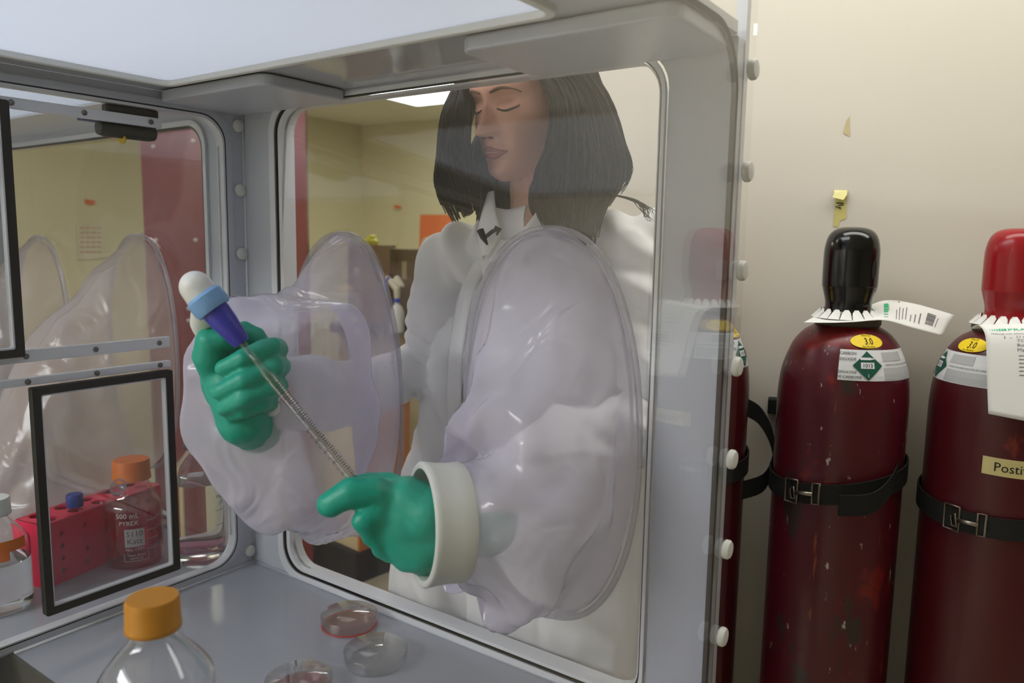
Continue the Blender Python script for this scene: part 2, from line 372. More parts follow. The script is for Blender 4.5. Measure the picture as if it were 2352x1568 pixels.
# ceiling, lit panel, corner plates
CO = (.078, .822, -.80, -.195)
plate('ceiling_panel', [rrect(0, XR, YF, 0, .004, 2), rrect(*CO, .02)], .014, XY(.907), M_BOXTOP, gb)
mt = bpy.data.materials.new('white_translucent_lid'); mt.use_nodes = True; nt = mt.node_tree; nt.nodes.clear()
a = nt.nodes.new('ShaderNodeBsdfTranslucent'); b = nt.nodes.new('ShaderNodeBsdfDiffuse'); mx = nt.nodes.new('ShaderNodeMixShader'); o = nt.nodes.new('ShaderNodeOutputMaterial')
a.inputs[0].default_value = rgb(158, 163, 174); b.inputs[0].default_value = rgb(200, 205, 214); mx.inputs[0].default_value = .75
nt.links.new(a.outputs[0], mx.inputs[1]); nt.links.new(b.outputs[0], mx.inputs[2]); nt.links.new(mx.outputs[0], o.inputs[0])
mx.inputs[0].default_value = .2
plate('light_lid', [rrect(CO[0]+.001, CO[1]-.001, CO[2]+.001, CO[3]-.001, .02)], .0, XY(.9015), mt, gb)
plate('lid_rim', [rrect(CO[0]-.006, CO[1]+.006, CO[2]-.006, CO[3]+.006, .024), rrect(CO[0]+.004, CO[1]-.004, CO[2]+.004, CO[3]-.004, .018)], .008, XY(.899), M_WHITEP, gb, bv=.002)
for x0, x1 in ((.002, .292), (.665, .951)):
    plate('corner_plate', [rrect(x0, x1, -.172, -.002, .022)], .012, XY(.889), M_BOX, gb, bv=.003)
# near clear panel with its flange, gasket and bolts
plate('near_panel', [rrect(YF-.05, .034, -.06, 1.0, .05)], .008, YZ(XR+.006), M_PANE, gb)
plate('near_gasket', [rrect(YF-.02, .003, -.02, .905, .075, 12), rrect(YF-.012, -.004, -.012, .897, .07, 12)], .006, YZ(XR-.001), M_GREYGASK, gb)
box('flange', XR-.012, XR+.0015, .0215, .034, -.06, 1.0, M_LIGHTGREY, gb)
for k in range(-1, 9):
    z = .8606-k*.1194
    lathe('bolt_cap', [(.0105, 0), (.0125, .002), (.0125, .0065), (.0105, .0090), (.004, .0098)], M_BOLT, gb, 24, mtx=axis_m(V((XR+.0102, .014, z)), V((1, 0, 0))))
for k in range(8):
    lathe('bolt_cap', [(.0115, 0), (.0115, .004), (.009, .0065), (.003, .0075)], M_BOLT, gb, 24, mtx=axis_m(V((.0, -.0115, .8606-k*.1194)), V((1, 0, 0))))
tube('corner_seam', [(.0015, -.0015, .004), (.0015, -.0015, .895)], .0022, M_LIGHTGREY, gb, 8)
tube('floor_seam', [(.0, -.003, .001), (XR, -.003, .001)], .003, M_BOX, gb, 8)
tube('floor_seam', [(.003, -.0, .001), (.003, -.447, .001)], .003, M_LIGHTGREY, gb, 8)
# the two small doors in the divider, their hinge bars and the top rail with its latch
def inner_door(y0, y1, z0, z1):
    d = plate('inner_door', [rrect(y0, y1, z0, z1, .003, 2)], .005, YZ(.010), M_PANEIN, gb)
    tagd = plate('door_gasket', [rrect(y0, y1, z0, z1, .003, 2), rrect(y0+.012, y1-.012, z0+.012, z1-.012, .003, 2)], .014, YZ(.012), M_GASKET, d)
    plate('gasket_lip', [rrect(y0+.0121, y1-.0121, z0+.0121, z1-.0121, .003, 2), rrect(y0+.0145, y1-.0145, z0+.0145, z1-.0145, .003, 2)], .012, YZ(.011), M_LIGHTGREY, d)
inner_door(-.403, -.173, .048, .418)
inner_door(-.70, -.409, .468, .845)
for z0, z1, y0, y1 in ((.457, .476, -.70, -.168), (.421, .433, -.70, -.168), (.836, .852, -.70, -.166)):
    b = box('hinge_bar', -.004, .006, y0, y1, z0, z1, M_LIGHTGREY, gb, .001)
    for y in (y1-.02, y1-.13, y1-.235, y1-.34):
        lathe('screw', [(.0045, 0), (.0045, .0012), (.003, .002)], M_SCREW, b, 12, mtx=axis_m(V((.006, y, (z0+z1)/2)), V((1, 0, 0))))
lt = box('latch', -.022, -.004, -.255, -.165, .852, .866, pm('dark_latch', rgb(58, 58, 52), .5), gb, .003)
lathe('latch_roller', [(.012, 0), (.014, .01), (.014, .085), (.012, .095)], pm('dark_latch', 0), lt, 20, mtx=axis_m(V((-.02, -.262, .828)), V((0, 1, 0))))
box('latch_tab', -.03, -.01, -.29, -.25, .836, .842, pm('blue_latch', rgb(40, 70, 110), .5), lt)
lathe('latch_ring', [(.012, 0), (.014, .001), (.012, .004)], pm('yellow_ring', rgb(200, 170, 30), .5), lt, 20, mtx=axis_m(V((-.024, -.225, .818)), V((0, 1, .3))))
tube('clear_plug', [V((.004, y, z)) for y, z in oval(-.272, .226, .0125, .0125, 24)], .0022, M_RING, gb, 8, True)
lathe('clear_plug', [(.0001, 0), (.006, .001), (.0055, .006), (.003, .0075)], M_RING, gb, 16, mtx=axis_m(V((.003, -.266, .224)), V((1, 0, 0))))

# adjoining chamber
gb2 = thing('glove_box', 'adjoining smaller-looking glove box seen through the divider with little black doors', 'glove box', (-.6, -.43, -.012))
AX0 = -1.25
plate('floor_panel', [rrect(AX0, -.021, YF, 0, .004, 2)], .012, XY(-.006), M_FLOOR, gb2)
plate('window_wall', [rrect(AX0, -.021, 0, .90, .004, 2), rrect(-1.12, -.128, .02, .872, .05)], .02, XZ(.0105), M_BOX, gb2)
plate('window_rim', [rrect(-1.135, -.116, .008, .885, .055), rrect(-1.122, -.126, .018, .874, .05)], .006, XZ(-.0025), M_LIGHTGREY, gb2)
plate('window_gasket', [rrect(-1.1219, -.1261, .0181, .8739, .05), rrect(-1.118, -.130, .022, .870, .048)], .008, XZ(-.001), M_GREYGASK, gb2)
plate('window_pane', [rrect(-1.118, -.13, .022, .87, .048)] + [oval(*p, e=2.3) for p in (P3, P4)], .006, XZ(.012), M_PANE, gb2)
plate('ceiling_panel', [rrect(AX0, -.021, YF, 0, .004, 2), rrect(-1.1, -.18, -.8, -.15, .02)], .014, XY(.907), M_LIGHTGREY, gb2)
plate('light_lid', [rrect(-1.1, -.18, -.8, -.15, .02)], 0, XY(.905), mt, gb2)
box('end_wall', AX0-.012, AX0, YF, 0, 0, .9, M_LIGHTGREY, gb2)
# stand under both
st = thing('equipment_stand', 'grey steel stand the glove boxes rest on', 'stand', (0, -.43, FZ))
box('stand_top', AX0-.02, XR+.01, YF-.05, .03, -.135, -.101, M_BOX, st)
box('apron', AX0, XR, YF-.03, YF-.005, -.101, -.012, M_BOX, st)
box('apron', AX0, XR, -.44, .02, -.1005, -.0135, M_BOX, st)
for x in (AX0+.05, -.12, XR-.06):
    for y in (YF+.02, -.04): box('leg', x-.025, x+.025, y-.025, y+.025, FZ, -.135, M_BOX, st)

# ------------------------------------------------------------------ glove sleeves
def sleeve_mesh(keys, n=72, m=56, amp=.006, seed=0, ridges=()):
    """keys: (centre, e1, e2, wrinkle) rings in order; interpolated and creased"""
    flat = [list(c)+list(a)+list(b)+[wr] for c, a, b, wr in keys]; rings = []
    for s, q in enumerate(spline(flat, m)):
        c, a, b, wr = V(q[:3]), V(q[3:6]), V(q[6:9]), q[9]; ring = []
        t = s/(m-1)
        for k in range(n):
            an = 2*pi*k/n; d = a*cos(an)+b*sin(an); p = c+d
            q_ = V((p.x*7+seed, p.y*7, p.z*5)); nz = noise.noise(q_)*1.4 + (.55-1.5*abs(noise.noise(q_*1.9+V((4, 2, 1)))))*1.2 + noise.noise(q_*3.0)*.35
            f = sin(3*an+seed+5*t)+.7*sin(5*an-7*t+seed*2)
            rd = 0
            for a0, wd, hgt, tw in ridges:
                dd = (an-a0-tw*t+pi) % (2*pi)-pi; rd += hgt*exp(-(dd/wd)**2)*sin(pi*min(1, t*1.15))
            ring.append(p+d.normalized()*((nz*amp*2.2+f*amp)*wr+rd))
        rings.append(ring)
    return loft(rings)
def port(name, P, parent):
    for k, (dr, r) in enumerate(((.0, .0045), (-.010, .0025))):
        pts = [V((u, (ypm(v)-.0065 if P[0] > 0 else .004)-.002-.003*k, v)) for u, v in oval(P[0], P[1], P[2]+dr, P[3]+dr, 72, 2.3)]
        tube(name, pts, r, M_RING, parent, 8, True)
ex, ez = V((1, 0, 0)), V((0, 0, 1))
def ringkey(P, y, k=1.0): return (V((P[0], y-(.008 if P[0] > 0 else 0), P[1])), ex*P[2]*k, ez*P[3]*k, 0)
H1 = at(548, 845, .955)                 # the gloved hand on the pipette controller
CUF = at(1012, 1200, .985); CAX = (-rt*.93-fw*.36+up*.02).normalized()      # cuff ring of the other sleeve
c1, c2 = frame_to(CAX)
M_SL = M_VINYL
s1 = thing('glove_sleeve', 'clear glove sleeve around the arm holding the pipette, with its green glove', 'glove sleeve', (P1[0], 0, P1[1]))
sv = sleeve_mesh([ringkey(P1, -.004), (V((.30, -.05, .385)), ex*.128, ez*.245, .5), (V((.335, -.13, .37)), ex*.125+V((0, -.02, 0)), ez*.20, 1),
                  (at(690, 925, 1.10), rt*.116, up*.150, 1.2), (at(622, 935, 1.06), rt*.118, up*.138, 1.2), (at(575, 945, 1.045), rt*.088, up*.112, 1),
                  (at(555, 945, 1.040), rt*.058, up*.075, .8), (at(556, 935, 1.036), rt*.045, up*.050, .4), (at(556, 925, 1.040), rt*.036, up*.034, .2)], seed=3.1, amp=.0042,
                 ridges=((1.9, .22, .022, .5), (4.4, .3, .018, .5)))
mk('sleeve', *sv, M_SL, s1); port('port_ring', P1, s1)
s2 = thing('glove_sleeve', 'clear glove sleeve with white cuff ring and a green glove reaching for the pipette tip', 'glove sleeve', (P2[0], 0, P2[1]))
sv = sleeve_mesh([ringkey(P2, -.004), (V((.715, -.05, .375)), ex*.120, ez*.235, .6), (V((.722, -.10, .335)), ex*.110, ez*.165, 1.1), (V((.708, -.145, .30)), ex*.102+V((0, -.01, 0)), ez*.135, 1.3),
                  (CUF-CAX*.075, c1*.085, c2*.10, 1.2), (CUF-CAX*.045, c1*.075, c2*.08, .8), (CUF-CAX*.022, c1*.0725, c2*.0725, 0), (CUF+CAX*.02, c1*.0725, c2*.0725, 0)], seed=8.4, amp=.0062,
                 ridges=((2.0, .18, .03, 1.0), (5.2, .2, .03, -1.2), (3.6, .22, .03, .9), (.4, .25, .022, -.6)))
mk('sleeve', *sv, M_SL, s2); port('port_ring', P2, s2)
RC = .0745
lathe('cuff_ring', [(RC-.006, -.026), (RC+.0, -.027), (RC+.002, -.023), (RC+.001, -.008), (RC+.0015, .006), (RC+.003, .018), (RC+.004, .024), (RC+.001, .027), (RC-.005, .026), (RC-.0065, .02), (RC-.0065, -.025), (RC-.006, -.026)], M_CUFF, s2, 72, mtx=axis_m(CUF, CAX), ang=60)
s3 = thing('glove_sleeve', 'empty limp clear sleeve hanging inside the adjoining box, in front of the red panel', 'glove sleeve', (P3[0], 0, P3[1]))
sv = sleeve_mesh([ringkey(P3, -.004), (V((-.40, -.07, .33)), ex*.130, ez*.25, .6), (V((-.415, -.16, .27)), ex*.125, ez*.23+V((0, .03, 0)), 1), (V((-.43, -.26, .20)), ex*.12, ez*.17+V((0, .03, 0)), 1.2), (V((-.43, -.33, .10)), ex*.08, ez*.075, 1), (V((-.43, -.38, .07)), ex*.05, ez*.04, .5)], seed=1.3, amp=.006, ridges=((1.2, .15, .02, .3), (2.2, .2, .02, -.4)))
mk('sleeve', *sv, M_VINYL2, s3); port('port_ring', P3, s3)
s4 = thing('glove_sleeve', 'empty limp clear sleeve hanging inside the adjoining box, furthest left', 'glove sleeve', (P4[0], 0, P4[1]))
sv = sleeve_mesh([ringkey(P4, -.004), (V((-.86, -.08, .33)), ex*.13, ez*.25, .6), (V((-.85, -.18, .27)), ex*.115, ez*.19+V((0, .03, 0)), 1), (V((-.83, -.27, .22)), ex*.085, ez*.11+V((0, .03, 0)), 1.2), (V((-.80, -.36, .19)), ex*.055, ez*.055, .4)], seed=5.3, amp=.006, ridges=((1.2, .15, .02, .3),))
mk('sleeve', *sv, M_VINYL2, s4); port('port_ring', P4, s4)
lathe('cuff_ring', [(.052, -.02), (.060, -.02), (.061, .02), (.052, .02), (.052, -.02)], M_CUFF, s4, 40, mtx=axis_m(V((-.80, -.38, .185)), V((.25, -1, -.1))))

# gloves: fused fingers and palm
def hp(x, y, d): return at(x, y, d)
fing = []
#   right hand closed round the controller: four fingers come round the far side and fold over the handle
def finger(p, r, back=0): return chain([(hp(q[0], q[1], q[2]+back), rr) for q, rr in zip(p, r)])
fback = lambda p, r: finger(p, [q*.93 for q in r], .036)
fing += fback([(600, 812, 1.0), (640, 800, .975), (622, 796, .935), (560, 822, .915), (512, 846, .925)], (.015, .014, .0135, .013, .0115))
fing += fback([(600, 850, 1.0), (645, 842, .975), (630, 842, .935), (562, 872, .915), (505, 900, .925)], (.015, .0145, .014, .0135, .012))
fing += fback([(600, 890, 1.0), (640, 888, .975), (618, 890, .935), (560, 915, .918), (515, 938, .93)], (.015, .014, .0135, .013, .0115))
fing += fback([(590, 928, 1.0), (618, 925, .978), (600, 925, .942), (560, 940, .93), (532, 950, .94)], (.014, .013, .0125, .012, .011))
fing += finger([(506, 860, 1.01), (482, 815, .985), (484, 784, .975), (512, 775, .975), (540, 782, .985)], (.024, .022, .019, .016, .012))      # thumb
fing += fback([(560, 760, .975), (585, 775, .98), (600, 800, .99)], (.014, .016, .017))
fing += [ell(hp(540, 865, 1.018), rt*.046, up*.055, fw*.026)]
fing += chain([(hp(535, 880, 1.010), .036), (hp(548, 925, 1.008), .034), (hp(556, 965, 1.012), .033), (hp(590, 985, 1.07), .034)])
gv, gf = fuse(fing, .0026, 4)
gv = [p+V((0, 0, .0016))*noise.noise(p*70)+rt*.0014*noise.noise(p*45) for p in gv]
mk('glove', gv, gf, M_TEAL, s1)
f2 = []
f2 += finger([(905, 1165, .985), (860, 1128, .965), (805, 1130, .955), (760, 1158, .955)], (.022, .0195, .0195, .0172))          # index
f2 += finger([(900, 1120, 1.0), (850, 1112, .995), (812, 1118, .985)], (.02, .016, .014))                                      # thumb behind
f2 += finger([(905, 1200, .985), (858, 1180, .965), (838, 1196, .955), (845, 1214, .957)], (.022, .019, .0160, .0125))          # middle, folded
f2 += finger([(915, 1235, .985), (870, 1215, .975), (856, 1228, .968), (868, 1245, .97)], (.021, .018, .016, .013))
f2 += finger([(925, 1265, .985), (885, 1245, .98), (878, 1258, .978), (892, 1270, .98)], (.02, .016, .0145, .012))
f2 += [ell(hp(930, 1200, .985), rt*.046, up*.050, fw*.032)]
f2 += chain([(hp(935, 1150, .985), .032), (hp(985, 1180, .985), .040), (hp(1040, 1200, 1.0), .042), (hp(1115, 1205, 1.03), .044)])
f2 += chain([(hp(930, 1240, .985), .030), (hp(965, 1262, .985), .030), (hp(1010, 1240, .995), .036)])
f2 += chain([(hp(945, 1275, .985), .024), (hp(975, 1290, .99), .018)])
gv, gf = fuse(f2, .0034, 6)
gv = [p+rt*.0022*noise.noise(p*38)+up*.002*noise.noise(p*52+V((3, 1, 2))) for p in gv]
mk('glove', gv, gf, M_TEAL, s2)

# ------------------------------------------------------------------ pipette and controller
pa, pb = at(556, 788, .925), at(838, 1132, .966)
pd = (pb-pa).normalized()
pc = thing('pipette_controller', 'white and blue pipette controller held in the green glove on the left', 'pipette controller', tuple(pa))
lathe('nose_cone', [(.012, -.052), (.0165, -.052), (.0165, -.046), (.0150, -.03), (.0110, -.004), (.0095, 0), (.006, 0), (.006, -.05), (.012, -.052)], pm('royal_blue_plastic', rgb(58, 60, 170), .35), pc, 40, mtx=axis_m(pa, pd))
lathe('collar', [(.012, -.072), (.019, -.073), (.0225, -.069), (.0225, -.055), (.0205, -.050), (.014, -.050), (.012, -.072)], pm('light_blue_plastic', rgb(122, 168, 216), .45, bump=.15, bscale=120), pc, 40, mtx=axis_m(pa, pd))
q0 = pa-pd*.074
hv, hf = fuse(chain([(q0+pd*.004, .0185), (q0-pd*.010, .0195), (at(472, 705, .945), .0165), (at(466, 742, .985), .0160), (at(500, 800, 1.022), .0160), (at(606, 912, 1.030), .015), (at(622, 936, 1.030), .0125)]), .003, 4)
mk('body', hv, hf, M_WHITEP, pc)
sp = thing('serological_pipette', 'clear graduated glass pipette slanting down from the blue nose cone', 'pipette', tuple(pb))
L = (pb-pa).length
mtx = axis_m(pa, pd)
M_TUBE = clear('clear_polystyrene_tube', tint=(.955, .96, .965, 1), f0=.08)
lathe('tube', [(.0032, -.012), (.0045, -.012), (.0045, .036), (.0068, .043), (.0070, .05), (.0070, L-.01), (.0035, L), (.0022, L), (.0058, L-.012), (.0058, .05), (.0034, .036), (.0032, -.012)], M_TUBE, sp, 28, mtx=mtx, ang=50)
e1, e2 = frame_to(pd); toC = (CAM-pa); toC = (toC-pd*toC.dot(pd)).normalized(); sde = pd.cross(toC)
def onpip(u, v): an = u/.0071; return pa+pd*v+(toC*cos(an)+sde*sin(an))*.00718
ar = Art()
v = .062; k = 0
while v < L-.015:
    major = k % 5 == 0
    ar.rect(-.009 if major else -.0055, v, -.001, v+.0008, 5)
    if major and v > .12: ar.text(str(25-k//5), .0052, .004, v-.001, rot=0)
    v += .0034; k += 1
for t_, vv in (('SEROLOGICAL', .068), ):
    for i, chh in enumerate('STERILE 25 mL in 2/10'): ar.text(chh, .0046, .003, .058+i*.0029, rot=pi/2)
for i in range(24): ar.rect(.0085, .13+i*.0085, .0105, .134+i*.0085, 2)
ar.build('scale_print', onpip, M_INK, sp)

# ------------------------------------------------------------------ petri dishes and bottles
def petri(label, x, y, r, h, media=None, lift=0):
    t = thing('petri_dish', label, 'petri dish', (x, y, lift), group='petri dishes on the glove box floor', world=False)
    th = .0012
    lathe('dish', [(.0001, 0), (r-.003, 0), (r-.002, .001), (r-.002, h-.003), (r-.002-th, h-.003), (r-.002-th, .0018), (.0001, .0018)], M_DISH, t, 56, ang=50)
    lathe('lid', [(.0001, h), (r-.001, h), (r, h-.001), (r, h*.35), (r-th, h*.35), (r-th, h-.0018), (.0001, h-.0018)], M_DISH, t, 56, ang=50)
    if media: lathe('medium', [(.0001, .0019), (r-.0034, .0019), (r-.0034, .0042), (.0001, .0042)], media, t, 48, ang=50)
    if media is not None and media.name == 'red_medium':
        v_, f_ = tube_geo([(x_, y_, .0028) for x_, y_ in oval(0, 0, r-.0012, r-.0012, 48)], .0007, 6, True); mk('medium_edge', v_, f_, M_REDEDGE, t)
    return t
M_RED = clear('red_medium', tint=rgb(255, 243, 241), f0=.03)
M_REDEDGE = pm('red_medium_edge', rgb(215, 40, 36), .4)
petri('clear petri dish with a red film of medium, nearest the window', .350, -.068, .0475, .022, M_RED)
petri('empty clear petri dish, the middle one of three', .468, -.122, .0495, .022)
petri('clear petri dish cut by the lower picture edge', .437, -.246, .0480, .022, clear('pink_medium', tint=rgb(252, 236, 235), f0=.03))

def bottle(name, label, base, R, H, capcol, liquid=None, lvl=.5, capR=None, capH=None, glass=None):
    t = thing(name, label, 'bottle', tuple(base), world=False)
    cr = capR or R*.52; nk = cr*.78; hc = capH or R*.55; sh = H-hc
    prof = [(.0001, .002), (R*.8, .0), (R*.95, R*.08), (R, R*.22), (R, sh-R*1.05), (R*.955, sh-R*.86), (R*.74, sh-R*.55), (nk*1.18, sh-R*.2), (nk, sh-R*.05), (nk, sh+hc*.5)]
    inner = [(max(r-.0028, .0001), z+.003 if i < 4 else z) for i, (r, z) in enumerate(prof)]
    pr = [(a_[0], a_[1]) for a_ in spline(prof[4:9], 22)]
    prof = prof[:4]+pr+prof[9:]
    pi_ = [(max(r-.0026, .0001), z+(.003 if z < R*.1 else 0)) for r, z in prof]
    lathe('glass', prof+[(nk-.0026, sh+hc*.5)]+pi_[::-1][1:], glass or M_GLASS, t, 64, ang=60)
    if liquid:
        lz = H*lvl; lp = [(max(r-.0024, .0001), z+(.0028 if z < R*.1 else 0)) for r, z in prof if z < lz]
        # widen to the wall so glass and liquid meet
        lp.append((lp[-1][0], lz)); lp.append((.0001, lz))
        lathe('liquid', lp, liquid, t, 64, ang=60)
    n = 60; rings = []
    for z, k in ((sh, .99), (sh+.001, 1.03), (sh+hc*.16, 1.03), (sh+hc*.2, 1.0), (sh+hc*.9, .985), (sh+hc, .93)):
        rings.append([V(((cr*k*(1+(.012*(1 if j % 2 else -1) if .17 < (z-sh)/hc < .95 else 0)))*cos(2*pi*j/n*1), (cr*k*(1+(.012*(1 if j % 2 else -1) if .17 < (z-sh)/hc < .95 else 0)))*sin(2*pi*j/n), z)) for j in range(n)])
    v_, f_ = loft(rings, True, True); autosmooth(mk('cap', v_, f_, capcol, t), 50)
    return t, sh
# amber-capped bottle close to the viewer
yb = at(352, 1420, .745)
Rb = .054; capz = yb.z
t, sh = bottle('media_bottle', 'clear glass bottle with yellow-amber cap, nearest the viewer', V((yb.x, yb.y, -.0895)), Rb, capz+.0895+.022, M_YELLOW, pm('pale_liquid', (.96, .97, .97, 1), 0, trans=1, ior=1.33), .35, capR=.0250, capH=.032)
# bottles in the adjoining chamber
ob = on(312, 1288, 2, 0)
M_THIN = clear('thin_borosilicate', tint=(.985, .985, .985, 1), f0=.05)
M_PINK = clear('crimson_medium', tint=(.98, .40, .58, 1), f0=.02)
t, sh = bottle('media_bottle', 'orange-capped glass bottle with handwritten white patch, half full, by the pink rack', ob, .0535, .212, M_ORANGE, M_PINK, glass=M_THIN, lvl=.56, capR=.0345, capH=.040)
fa = math.atan2(CAM.y-ob.y, CAM.x-ob.x)
def oncyl(R, rot=0): return lambda u, v: V((R*cos(fa+rot+u/R), R*sin(fa+rot+u/R), v))
wi = pm('white_enamel', rgb(205, 200, 198), .6)
for t_, z_, u_, v_ in (('500 mL', .014, -.012, .108), ('PYREX', .012, -.010, .094), ('No. 1395', .009, .0, .042), ('Trace Assay', .007, .002, .031), ('SERVICES', .006, .002, .024)):
    Art().text(t_, z_, u_, v_).build('lettering', oncyl(.0537), wi, t)
a = Art()
for q in ((-.02, .021, -.019, .036), (.024, .021, .025, .036), (-.02, .0205, .025, .0215)): a.rect(*q, n=8)
for v_, l_ in ((.098, .026), (.078, .034), (.060, .026), (.040, .03)): a.rect(.022, v_, .022+l_, v_+.001, 10)
a.text('400', .007, .047, .10).text('300', .007, .047, .08)
a.build('print', oncyl(.0537), wi, t)
p = Art(); p.rect(-.018, .050, .018, .086, 12, 2); pt = p.build('writing_patch', oncyl(.0538), pm('grey_enamel_patch', rgb(190, 178, 180), .7), t)
pt['label'] = 'pale patch with pencilled writing'
a = Art(); a.text('5110', .0155, 0, .071).text('Katz', .0155, 0, .056); a.build('handwriting', oncyl(.0541), pm('pencil', rgb(85, 75, 80), .7), pt)
bb = on(464, 1278, 2, 0)
fa = math.atan2(CAM.y-bb.y, CAM.x-bb.x)
t, sh = bottle('media_bottle', 'large clear glass bottle of colourless liquid with dark grey cap', bb, .056, .265, pm('dark_grey_cap', rgb(72, 72, 66), .5), M_WATER, .62, capR=.0275, capH=.034)
for t_, z_, u_, v_ in (('1000', .011, .042, .135), ('mL', .010, .044, .122)): Art().text(t_, z_, u_, v_).build('lettering', oncyl(.0562), pm('grey_print', rgb(110, 110, 110), .7), t)
a = Art()
for k in range(4): Art().rect(.03, .05+k*.03, .05, .051+k*.03, 6).build('graduation_mark', oncyl(.0562), pm('grey_print', 0), t)
lb = on(0, 1395, 2, 0)
fa = math.atan2(CAM.y-lb.y, CAM.x-lb.x)
t, sh = bottle('media_bottle', 'glass bottle with orange tape, cut by the left picture edge', lb, .052, .20, M_WHITEP, M_WATER, .45, capR=.0265, capH=.03)
p = Art(); p.rect(-.01, .115, .05, .135, 14, 2).rect(.0, .10, .02, .118, 6, 2); q = p.build('orange_tape', oncyl(.0525), pm('orange_tape', rgb(235, 120, 30), .6), t)
# tube rack
M_RACK = pm('crimson_rack_plastic', rgb(228, 16, 74), .35)
ra, rb = on(108, 1352, 2, 0), on(372, 1236, 2, 0)
ru = (rb-ra); ru.z = 0; rl = ru.length; ru.normalize(); rn = V((ru.y, -ru.x, 0))
if rn.dot(CAM-ra) < 0: rn = -rn
tr = thing('tube_rack', 'crimson tube rack pierced with rows of holes behind the small black-framed door', 'tube rack', tuple(ra))
rh, rdp = .122, .075
holes = []
for i in range(5):
    for j in range(4): holes.append(oval(.035+i*(rl-.07)/4, .022+j*.024, .0052, .0058, 14))
plate('front_panel', [rrect(0, rl, 0, rh, .004, 3)]+holes, .004, lambda u, v, w_: ra+ru*u+V((0, 0, v))+rn*w_, M_RACK, tr)
plate('back_panel', [rrect(0, rl, 0, rh, .004, 3)]+holes, .004, lambda u, v, w_: ra+ru*u+V((0, 0, v))+rn*(w_-rdp), M_RACK, tr)
tops = [oval(.03+i*(rl-.06)/4, -.02-j*.036, .0135, .0135, 20) for i in range(5) for j in range(2)]
plate('top_panel', [rrect(0, rl, -rdp, 0, .004, 3)]+tops, .004, lambda u, v, w_: ra+ru*u+rn*v+V((0, 0, rh-.002+w_)), M_RACK, tr)
plate('end_panel', [rrect(-rdp, 0, 0, rh, .004, 3)], .004, lambda u, v, w_: ra+ru*w_+rn*u+V((0, 0, v)), M_RACK, tr)
plate('end_panel', [rrect(-rdp, 0, 0, rh, .004, 3)], .004, lambda u, v, w_: ra+ru*(rl+w_)+rn*u+V((0, 0, v)), M_RACK, tr)
ct = ra+ru*(.03+(rl-.06)/4)-rn*.02
tt = thing('centrifuge_tube', 'clear tube with blue screw cap standing in the crimson rack', 'tube', (ct.x, ct.y, .03))
lathe('tube', [(.003, .0), (.0085, .02), (.009, .105), (.008, .105), (.0075, .02), (.002, .002)], M_DISH, tt, 24, c=(ct.x, ct.y, .03), ang=50)
lathe('cap', [(.0145, .100), (.0150, .102), (.0150, .122), (.0135, .1245), (.0001, .1245)], pm('navy_cap', rgb(36, 56, 140), .45), tt, 32, c=(ct.x, ct.y, .03), ang=40)
cr_ = on(352, 1343, 0, .002)

# ------------------------------------------------------------------ gas cylinders
CR = .110
BODY = [(.0001, 0), (.10, 0), (.107, .012), (CR, .03), (CR, 1.175), (CR-.002, 1.203), (CR-.006, 1.228), (.0955, 1.254), (.086, 1.275), (.071, 1.293), (.054, 1.304), (.0525, 1.308)]
def body_r(h):
    for (r0, h0), (r1, h1) in zip(BODY[3:], BODY[4:]):
        if h0 <= h <= h1 and h1 > h0: return r0+(r1-r0)*(h-h0)/(h1-h0)
    return CR
CAP = [(.044, 1.322), (.039, 1.325), (.0385, 1.342), (.0395, 1.350), (.0445, 1.370), (.0460, 1.380), (.0462, 1.425), (.0450, 1.444), (.0405, 1.461), (.0315, 1.472), (.018, 1.477), (.0001, 1.478)]
CHIP = [(rgb(120, 30, 30), (9, 9, 6), .585, 3), (rgb(58, 45, 42), (14, 14, 5), .59, 9), (rgb(150, 80, 40), (40, 40, 4), .655, 5), (rgb(196, 180, 176), (60, 60, 22), .668, 1)]
M_CYL = worn('chipped_maroon_paint', rgb(84, 22, 33), CHIP, .3)
M_CYLB = worn('maroon_paint_blue_flecks', rgb(76, 20, 26), [(rgb(30, 90, 100), (14, 14, 4), .68, 12), (rgb(120, 40, 36), (10, 10, 5), .64, 4)], .3)
M_CYLC = pm('dark_maroon_paint', rgb(74, 20, 24), .3)
M_BLACKCAP = pm('gloss_black_paint', rgb(14, 14, 14), .16, coat=.3)
M_REDCAP = worn('gloss_red_paint', rgb(150, 26, 32), [(rgb(120, 40, 40), (60, 60, 30), .70, 2)], .22)
M_STICK = pm('yellow_sticker', rgb(240, 208, 20), .5); M_LABEL = pm('white_label', rgb(222, 224, 226), .45); M_PRINT = pm('label_grey_print', rgb(180, 182, 184), .6)
M_DIA = pm('dark_green_ink', rgb(14, 82, 66), .5)
M_NECK = pm('olive_grey_steel', rgb(86, 82, 70), .5, metal=.5)
